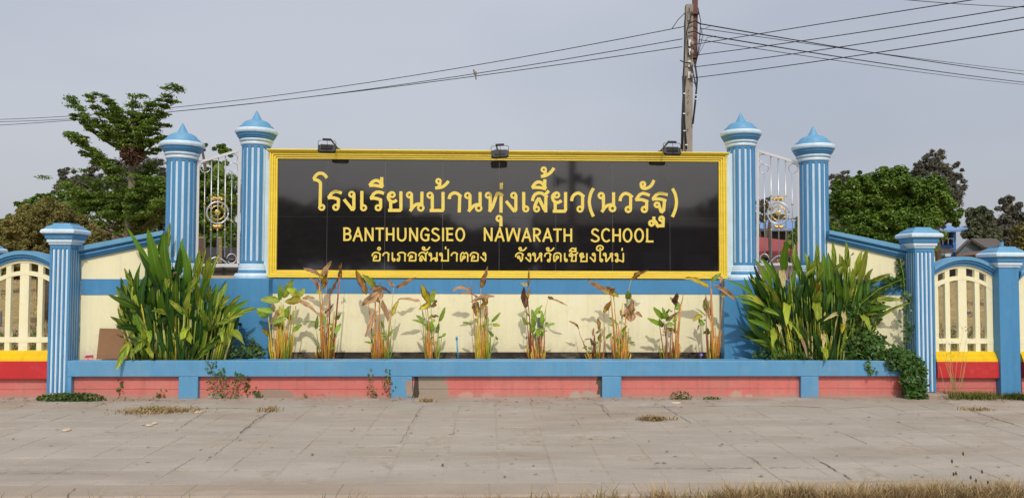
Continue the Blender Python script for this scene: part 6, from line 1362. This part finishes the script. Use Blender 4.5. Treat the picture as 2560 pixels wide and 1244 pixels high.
def tree(name, lab, D, base_px, lobes, n_cl, per, lf, mat, tr=.16, group='trees behind the wall', **k):
    b_ = W(base_px, 692, D); b_[2] = 0
    t = thing(name, tuple(b_), lab, 'tree', group)
    top = W(lobes[0][0], lobes[0][1], D)
    trunk(t, [b_, b_ * .5 + top * .5 + np.array((random.uniform(-.3, .3), 0, 0)), top], [tr, tr * .7, tr * .3])
    for lb in lobes[1:6]:
        trunk(t, [b_ * .5 + top * .5, W(lb[0], lb[1] + lb[3] * .3, D)], [tr * .45, tr * .15], nm='limb')
    crown(t, lobes, D, n_cl, per, lf, mat, **k)
    return t
tree('round_tree', 'large dense bright green tree rising behind the right sloped wall', 24, 2230, [(2235, 470, 70, 62), (2130, 500, 62, 72), (2190, 520, 90, 80, .5), (2310, 500, 66, 68), (2376, 540, 30, 34), (2260, 580, 95, 60, -.6), (2120, 590, 66, 60, -.4), (2300, 580, 40, 30), (2165, 450, 30, 30)], 66, 150, .105, 'f_round', .25, clr=.24, up=.7)
tree('feathery_tree', 'grey-green feathery tree towering over the dense tree at the right', 42, 2350, [(2333, 400, 30, 32), (2325, 440, 50, 44), (2350, 490, 55, 45), (2392, 430, 16, 26), (2388, 470, 24, 34), (2290, 425, 26, 24)], 130, 80, .19, 'f_dark', .2, clr=.30, core=False, aspect=.28, shell=.1)
tree('feathery_tree', 'small dark feathery tree top just right of the outer right column', 42, 2100, [(2100, 450, 26, 30), (2120, 470, 30, 30), (2090, 490, 24, 40)], 110, 80, .19, 'f_dark', .2, clr=.30, core=False, aspect=.28, shell=.1)
tree('dark_tree', 'dark round tree left of the gable roof at the right background', 56, 2450, [(2448, 540, 34, 34), (2430, 575, 30, 32), (2470, 585, 34, 34), (2440, 620, 34, 22)], 100, 90, .24, 'f_far', .3, clr=.27)
tree('dark_tree', 'darkest tall tree above the gable roof at the right edge', 58, 2520, [(2520, 520, 30, 30), (2545, 560, 40, 36), (2505, 575, 44, 40), (2560, 600, 50, 40), (2620, 560, 60, 60), (2500, 620, 50, 24)], 100, 90, .24, 'f_dark', .3, clr=.27)
tree('dark_tree', 'olive tree half hidden behind the plain post at the right edge', 28, 2590, [(2580, 600, 50, 55), (2560, 650, 50, 40), (2640, 620, 60, 60)], 60, 60, .16, 'f_brown', .3, clr=.26)
tree('bushy_tree', 'brown-green bushy tree above the left arched fence', 22, 110, [(110, 560, 80, 60), (60, 590, 70, 55), (170, 590, 66, 60, .3), (20, 620, 60, 55), (215, 610, 45, 50, -.3), (140, 640, 80, 40), (60, 650, 80, 40)], 90, 110, .085, 'f_brown', .2, clr=.24, up=.2, aspect=.4)
tree('dark_tree', 'low dark green tree at the far left edge', 34, -10, [(20, 570, 40, 32), (-40, 580, 60, 50), (75, 520, 34, 30), (100, 505, 24, 20)], 80, 90, .15, 'f_round', .2, clr=.26)
tree('bushy_tree', 'green tree linking the brownish bush and the layered tree at the left', 29, 110, [(110, 535, 50, 42), (160, 520, 60, 42), (60, 565, 44, 40)], 80, 90, .13, 'f_round', .2, clr=.26)
tree('feathery_tree', 'grey feathery tree seen behind the layered tree, left', 40, 175, [(170, 445, 26, 28), (200, 470, 40, 34), (155, 480, 20, 26)], 110, 80, .19, 'f_dark', .2, clr=.30, core=False, aspect=.28, shell=.1)
tree('feathery_tree', 'grey feathery tree directly behind the layered tree trunk', 42, 290, [(265, 440, 50, 38), (330, 440, 60, 44), (390, 430, 50, 36), (220, 480, 50, 40), (340, 500, 90, 46)], 110, 80, .19, 'f_dark', .2, clr=.28, core=False, aspect=.28, shell=.1)
tree('dark_tree', 'green tree seen through and above the left steel gate', 27, 545, [(545, 430, 36, 40), (500, 470, 50, 60), (570, 500, 50, 60), (510, 560, 60, 50), (560, 590, 50, 44), (505, 365, 16, 14), (560, 378, 32, 20)], 70, 110, .10, 'f_round', .25, clr=.26)
tree('dark_tree', 'deep green tree filling the gap behind the left outer column', 32, 420, [(420, 500, 50, 60), (400, 560, 60, 50), (450, 460, 30, 40)], 66, 60, .18, 'f_far', .25, clr=.26)
tree('feathery_tree', 'small tree seen through the left half of the right steel gate', 42, 1908, [(1908, 515, 24, 26), (1895, 540, 30, 26), (1925, 535, 18, 18)], 90, 50, .22, 'f_dark', .15, clr=.3, core=False, aspect=.3, shell=.1)
tree('round_tree', 'leafy shrub before the blue roof, seen through the right steel gate', 24, 1985, [(1988, 585, 14, 16), (1975, 610, 12, 22), (1995, 560, 8, 8)], 160, 60, .12, 'f_term', .05, clr=.35)
# distant tree lines (nobody could count these)
def treeline(lab, D, px0, px1, ytop, lf, mat, n=60):
    C = []
    for i in range(n):
        px = px0 + (px1 - px0) * (i + random.random()) / n; top = ytop + random.uniform(-16, 16); r = random.uniform(28, 46) * 1.0
        for j in range(3):
            c = W(px + random.uniform(-20, 20), top + r * .8 + j * 40, D + random.uniform(-3, 3)); p, d_ = clump_pts(c, (r * D / F_PX,) * 2 + (r * .8 * D / F_PX,), 260, .5); C.append(p)
    C = np.concatenate(C); C = C[C[:, 2] > 1.1]
    o = quad_mesh('distant_trees', leaf_quads(C, lf, .4, .7), M[mat], None); tag(o, lab, 'trees', kind='stuff')
treeline('hazy far line of trees behind the school field', 130, -1500, 4300, 650, 1.3, 'f_far', 200)
treeline('dark tree line standing behind the left houses', 48, -300, 620, 590, .5, 'f_far', 34)
treeline('dark far trees seen through the right steel gate', 60, 1840, 2120, 545, .6, 'f_far', 14)

# ------------------------------------------------------------------ background buildings
def house(lab, D, parts_, name='house', cat='house'):
    c = W(parts_[0][3], 692, D); t = thing(name, (c[0], c[1], 0), lab, cat)
    for nm, mt, dD, x0_, x1_, ya, yb_, th_ in parts_:
        a, b_ = P(x0_, ya, D + dD - 9.8), P(x1_, yb_, D + dD - 9.8)
        MB().box(min(a.x, b_.x), max(a.x, b_.x), a.y, a.y + th_, 0.0 if nm == 'wall' else max(0, min(a.z, b_.z)), max(a.z, b_.z)).build(nm, M[mt], t)
    return t
def roof(t, D, p4, mt, depth, nm='roof', corr=0, rise=0.0):
    q = [P(x, y, D + d - 9.8) for x, y, d in p4]
    n = (q[1] - q[0]).cross(q[3] - q[0]).normalized() * .12
    MB().prism(q, n).build(nm, M[mt], t)
    if corr:
        m = MB()
        for i in range(corr):
            u = (i + .5) / corr; a, b_ = q[0].lerp(q[1], u), q[3].lerp(q[2], u); m.tube([a + Vector((0, -.03, .03)), b_ + Vector((0, -.03, .03))], .035, 4)
        m.build('roof_ribs', M[mt], t)
# blue-roofed hall through the right gate; dark box paints in its open floor's shade
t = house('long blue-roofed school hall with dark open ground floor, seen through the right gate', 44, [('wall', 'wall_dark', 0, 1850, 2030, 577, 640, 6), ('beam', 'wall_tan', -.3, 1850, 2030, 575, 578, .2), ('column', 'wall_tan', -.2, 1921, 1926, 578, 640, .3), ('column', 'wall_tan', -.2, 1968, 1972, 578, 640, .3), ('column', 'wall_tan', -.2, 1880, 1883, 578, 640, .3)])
roof(t, 44, [(1840, 577, -1), (2040, 577, -1), (2030, 553, 5), (1850, 553, 5)], 'roof_blue', 0, corr=26)
MB().box(P(1914, 563, 33.6).x, P(1923, 563, 33.6).x, 33.5, 33.8, ZP(0, 570, 33.6), ZP(0, 562, 33.6)).build('roof_vent', M['white'], t)
# red-roofed lilac house
t = house('lilac house with a red roof, seen through the right gate', 30, [('wall', 'wall_lilac', 0, 1870, 2010, 634, 725, 4), ('plinth', 'wall_tan', -.1, 1870, 2010, 694, 728, .1), ('window', 'pane', -.06, 1906, 1922, 643, 658, .05), ('window', 'pane', -.06, 1958, 1976, 643, 658, .05), ('window_frame', 'white', -.03, 1904, 1924, 641, 660, .03), ('window_frame', 'white', -.03, 1956, 1978, 641, 660, .03), ('eave', 'wall_dark', -.3, 1868, 2012, 633, 635, .3)])
roof(t, 30, [(1860, 635, -1), (2016, 635, -1), (2000, 612, 1.8), (1862, 594, 2.5)], 'roof_red', 0)
MB().tube([P(1925, 720, 19), P(1924, 555, 19)], .055, 8).build('post', M['bark'], t)
# brown-roofed houses left
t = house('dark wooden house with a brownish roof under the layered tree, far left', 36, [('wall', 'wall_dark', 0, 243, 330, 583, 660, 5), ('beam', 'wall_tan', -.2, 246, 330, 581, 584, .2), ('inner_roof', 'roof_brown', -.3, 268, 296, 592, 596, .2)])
roof(t, 36, [(240, 580, -1), (300, 583, -1), (280, 562, 3), (246, 562, 3)], 'roof_brown', 0)
t = house('house with a long brown roof between the layered tree and the left columns', 33, [('wall', 'wall_dark', 0, 300, 480, 590, 670, 5)])
roof(t, 33, [(280, 600, -1), (480, 582, -1), (470, 545, 4), (300, 552, 4)], 'roof_brown', 0)
t = house('dark house with a tan louvred wall behind the left steel gate', 20, [('wall', 'wall_dark', 0, 470, 620, 618, 720, 3), ('tan_wall', 'wall_tan', -.05, 490, 511, 592, 640, .05), ('sign_plate', 'greybox', -.08, 572, 584, 645, 650, .03), ('railing', 'steel', -.15, 512, 600, 664, 668, .05), ('plinth', 'wall_tan', -.2, 470, 620, 688, 725, .2)])
for i in range(14):
    a = P(547, 593 + i * 4.6, 9.9); b_ = P(556, 595 + i * 4.6, 9.9); MB().box(a.x, b_.x, 9.85, 9.88, b_.z, a.z).build('louvre', M['wall_tan'], t)
for i in range(10):
    a = P(491, 594 + i * 4.6, 10.1); b_ = P(510, 595.5 + i * 4.6, 10.1); MB().box(a.x, b_.x, 10.1, 10.14, b_.z, a.z).build('louvre', M['roof_brown'], t)
# blue two-storey building right
t = house('two-storey blue and ochre school building between the posts at the right', 50, [('wall', 'wall_yellow', 0, 2330, 2388, 620, 690, 5), ('upper_wall', 'wall_dark', 0, 2350, 2386, 580, 620, 5), ('band', 'bright_blue', -.15, 2343, 2388, 612, 619, .1), ('railing_panel', 'greybox', -.12, 2348, 2386, 619, 632, .06), ('column', 'bright_blue', -.3, 2383, 2391, 578, 644, .3), ('ochre_panel', 'wall_yellow', -.14, 2335, 2384, 632, 637, .1), ('band', 'bright_blue', -.15, 2343, 2386, 636, 640, .1), ('sign_plate', 'white', -.35, 2363, 2377, 633, 645, .05), ('window', 'pane', -.06, 2356, 2370, 598, 611, .05), ('window', 'pane', -.06, 2372, 2383, 598, 611, .05), ('lower_wall', 'cream', -.1, 2330, 2388, 640, 700, .1), ('ground_wall', 'wall_yellow', -.12, 2330, 2398, 668, 700, .1)])
for i in range(14):
    a = P(2349 + i * 2.7, 619.5, 39.8); b_ = P(2350 + i * 2.7, 631.5, 39.8); MB().box(a.x, b_.x, 39.8, 39.85, b_.z, a.z).build('baluster', M['steel'], t)
for x_ in (2356.5, 2370, 2383): a = P(x_, 595, 39.7); MB().box(a.x, a.x + .05, 39.7, 39.75, ZP(2370, 611, 39.7), a.z).build('rail_post', M['steel'], t)
a, b_ = P(2355, 595, 39.7), P(2384, 595, 39.7); MB().box(a.x, b_.x, 39.7, 39.75, a.z - .05, a.z).build('rail', M['steel'], t)
roof(t, 50, [(2330, 580, -1.5), (2400, 579, -1.5), (2420, 573, 3), (2345, 562, 4)], 'roof_blue', 0, corr=16)
# gable roof house
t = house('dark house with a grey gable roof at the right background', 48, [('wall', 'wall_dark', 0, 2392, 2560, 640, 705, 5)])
q = [P(x, y, 48 - 9.8) for x, y in ((2393, 628), (2424, 600), (2456, 620), (2450, 640), (2393, 640))]
MB().prism(q[::-1], (0, .2, 0)).build('gable', M['teal'], t)
roof(t, 48, [(2390, 632, -.4), (2424, 599, -.4), (2424, 599, 4), (2390, 632, 4)], 'roof_dark', 0)
roof(t, 48, [(2424, 599, -.4), (2462, 622, -.4), (2506, 616, 4), (2488, 599, 4)], 'roof_dark', 0)
roof(t, 48, [(2392, 640, -1.2), (2470, 634, -1.2), (2470, 628, .4), (2425, 633, .4)], 'roof_brown', 0)
# window wall seen through the fence's upper openings at right
t = house('low ochre classroom block seen through the right arched fence', 56, [('wall', 'wall_yellow', 0, 2330, 2400, 664, 704, 4), ('dark_wall', 'roof_brown', -.05, 2412, 2500, 664, 704, 4)])
for i in range(5):
    a = P(2416 + i * 12, 668, 46.1); b_ = P(2425 + i * 12, 686, 46.1); MB().box(a.x, b_.x, 46.02, 46.08, b_.z, a.z).build('window', M['pane'], t)
# field stones and dark planter seen through the fences
for px_, py_, w_, h_, D_, lab in ((2424, 783, 12, 22, 26, 'grey concrete post stump in the field behind the right fence'), (83, 772, 7, 8, 24, 'dark stone in the field behind the left fence'), (1.5, 755, 6, 38, 22, 'violet-grey marker standing in the field at the left edge')):
    c = P(px_, py_, 0); D_ = min(D_, 1.43 * F_PX / max(20, (py_ + h_ / 2 - 692)))
    a = W(px_, py_ + h_ / 2, D_); hh_ = h_ * D_ / F_PX; ww = w_ / 2 * D_ / F_PX
    t = thing('field_stone', (a[0], a[1], 0), lab, 'stone')
    MB().box(a[0] - ww, a[0] + ww, a[1], a[1] + ww, -.02, hh_).build('block', M['greybox'], t, bevel=.02)
# weeds behind the fences
for (lab, x0_, x1_) in (('tangled dark weeds behind the left arched fence', -80, 135), ('tangled dark weeds behind the right arched fence', 2330, 2600)):
    n = 1500; px_ = rng.uniform(x0_, x1_, n); C = np.array([PG(a_, 868) + Vector((0, rng.uniform(-1.5, 3.2), .01)) for a_ in px_])
    t = thing('weed_strip', (C[:, 0].mean(), C[:, 1].mean(), 0), lab, 'weeds')
    blades(C, .42, .9, 'straw', 'blades', t, .008)
    C3_ = C[rng.integers(0, n, 1100)] + rng.normal(size=(1100, 3)) * np.array((.2, .2, 0)); C3_[:, 2] = rng.uniform(.02, .30, 1100)
    C3_[:, 1] -= 1.0
    quad_mesh('foliage', leaf_quads(C3_, .11, .3, .5), M['f_weed'], t)
# grass of the field
n = 26000; C = np.stack([rng.uniform(-34, 34, n), yT1 + .6 + 40 * rng.uniform(0, 1, n) ** 1.3, np.zeros(n)], 1)
C[:, 2] = [field_z(v) for v in C[:, 1]]
o = blades(C, .10, 1.2, 'straw', 'field_grass', None, .014); tag(o, 'dry grass tufts covering the school field', 'grass', kind='stuff')

# ------------------------------------------------------------------ what stands behind the photographer, mirrored in the granite
t = thing('loudspeaker_pole', (3.2, -20.2, 0), 'concrete pole with two horn loudspeakers across the road, mirrored in the sign', 'pole')
MB().tube([(3.2, -20, -.16), (3.2, -20, 8.5)], [.16, .12], 8).build('shaft', M['concrete'], t, smooth=True)
for sx in (-1, 1):
    MB().tube([(3.2 + sx * .2, -20, 5.2), (3.2 + sx * .45, -20, 5.2), (3.2 + sx * .75, -20, 5.2)], [.06, .10, .33], 14).build('horn', M['greybox'], t, smooth=True)
MB().obox((3.42, -20, 5.32), (.16, 0, 0), (0, .12, 0), (0, 0, .16)).build('amplifier', M['greybox'], t)
def back_tree(x, y, h, r, lab, mat='f_far'):
    t = thing('roadside_tree', (x, y, -.16), lab, 'tree', 'trees across the road behind the camera')
    trunk(t, [(x, y, -.16), (x, y, h * .6)], [.2, .1])
    A, _ = clump_pts((x, y, h * .62), (r, r * .8, h * .36), 2600, .6)
    quad_mesh('crown', leaf_quads(A, .34, .5, .7), M[mat], t)
    A = []; cm = MB(); nn_ = 10; c = np.array((x, y, h * .6)); rr = np.array((r, r * .8, h * .34)) * .8
    v = [c + rr * np.array((math.sin(math.pi * j / 6) * math.cos(2 * math.pi * i / nn_), math.sin(math.pi * j / 6) * math.sin(2 * math.pi * i / nn_), math.cos(math.pi * j / 6))) for j in range(7) for i in range(nn_)]
    cm.add(v, [(j * nn_ + i, j * nn_ + (i + 1) % nn_, (j + 1) * nn_ + (i + 1) % nn_, (j + 1) * nn_ + i) for j in range(6) for i in range(nn_)]).build('inner_crown', M[mat], t)
random.seed(8)
bx = [(-15, 4.6, 3.2), (-10.5, 5.4, 3.0), (-6.8, 6.0, 3.0), (-3.0, 4.6, 2.4), (.2, 4.2, 2.2), (12.5, 5.8, 3), (17, 5, 3), (-20, 5, 3.4)]
lb_ = ['farthest left', 'second left', 'third left', 'fourth, left of the pole', 'low one just left of the pole', 'right of the shop', 'last at the right', 'outermost left']
for (x, h, r), q in zip(bx, lb_): back_tree(x, -28 + random.uniform(-1.5, 1.5), h, r, 'tree across the road behind the camera, ' + q)
t = thing('shop_house', (7, -30, -.16), 'low dark shop house across the road behind the camera', 'house')
MB().box(2.6, 10.8, -33, -27, -.16, 3.9).build('wall', M['wall_dark'], t)
MB().prism([(2.2, -33.5, 3.9), (2.2, -26.3, 3.9), (2.2, -30, 5.0)][::-1], (9, 0, 0)).build('roof', M['roof_dark'], t)
for x in (3.4, 5.4, 7.4, 9.2): MB().box(x, x + 1.3, -26.98, -26.92, .2, 2.6).build('shutter', M['greybox'], t)
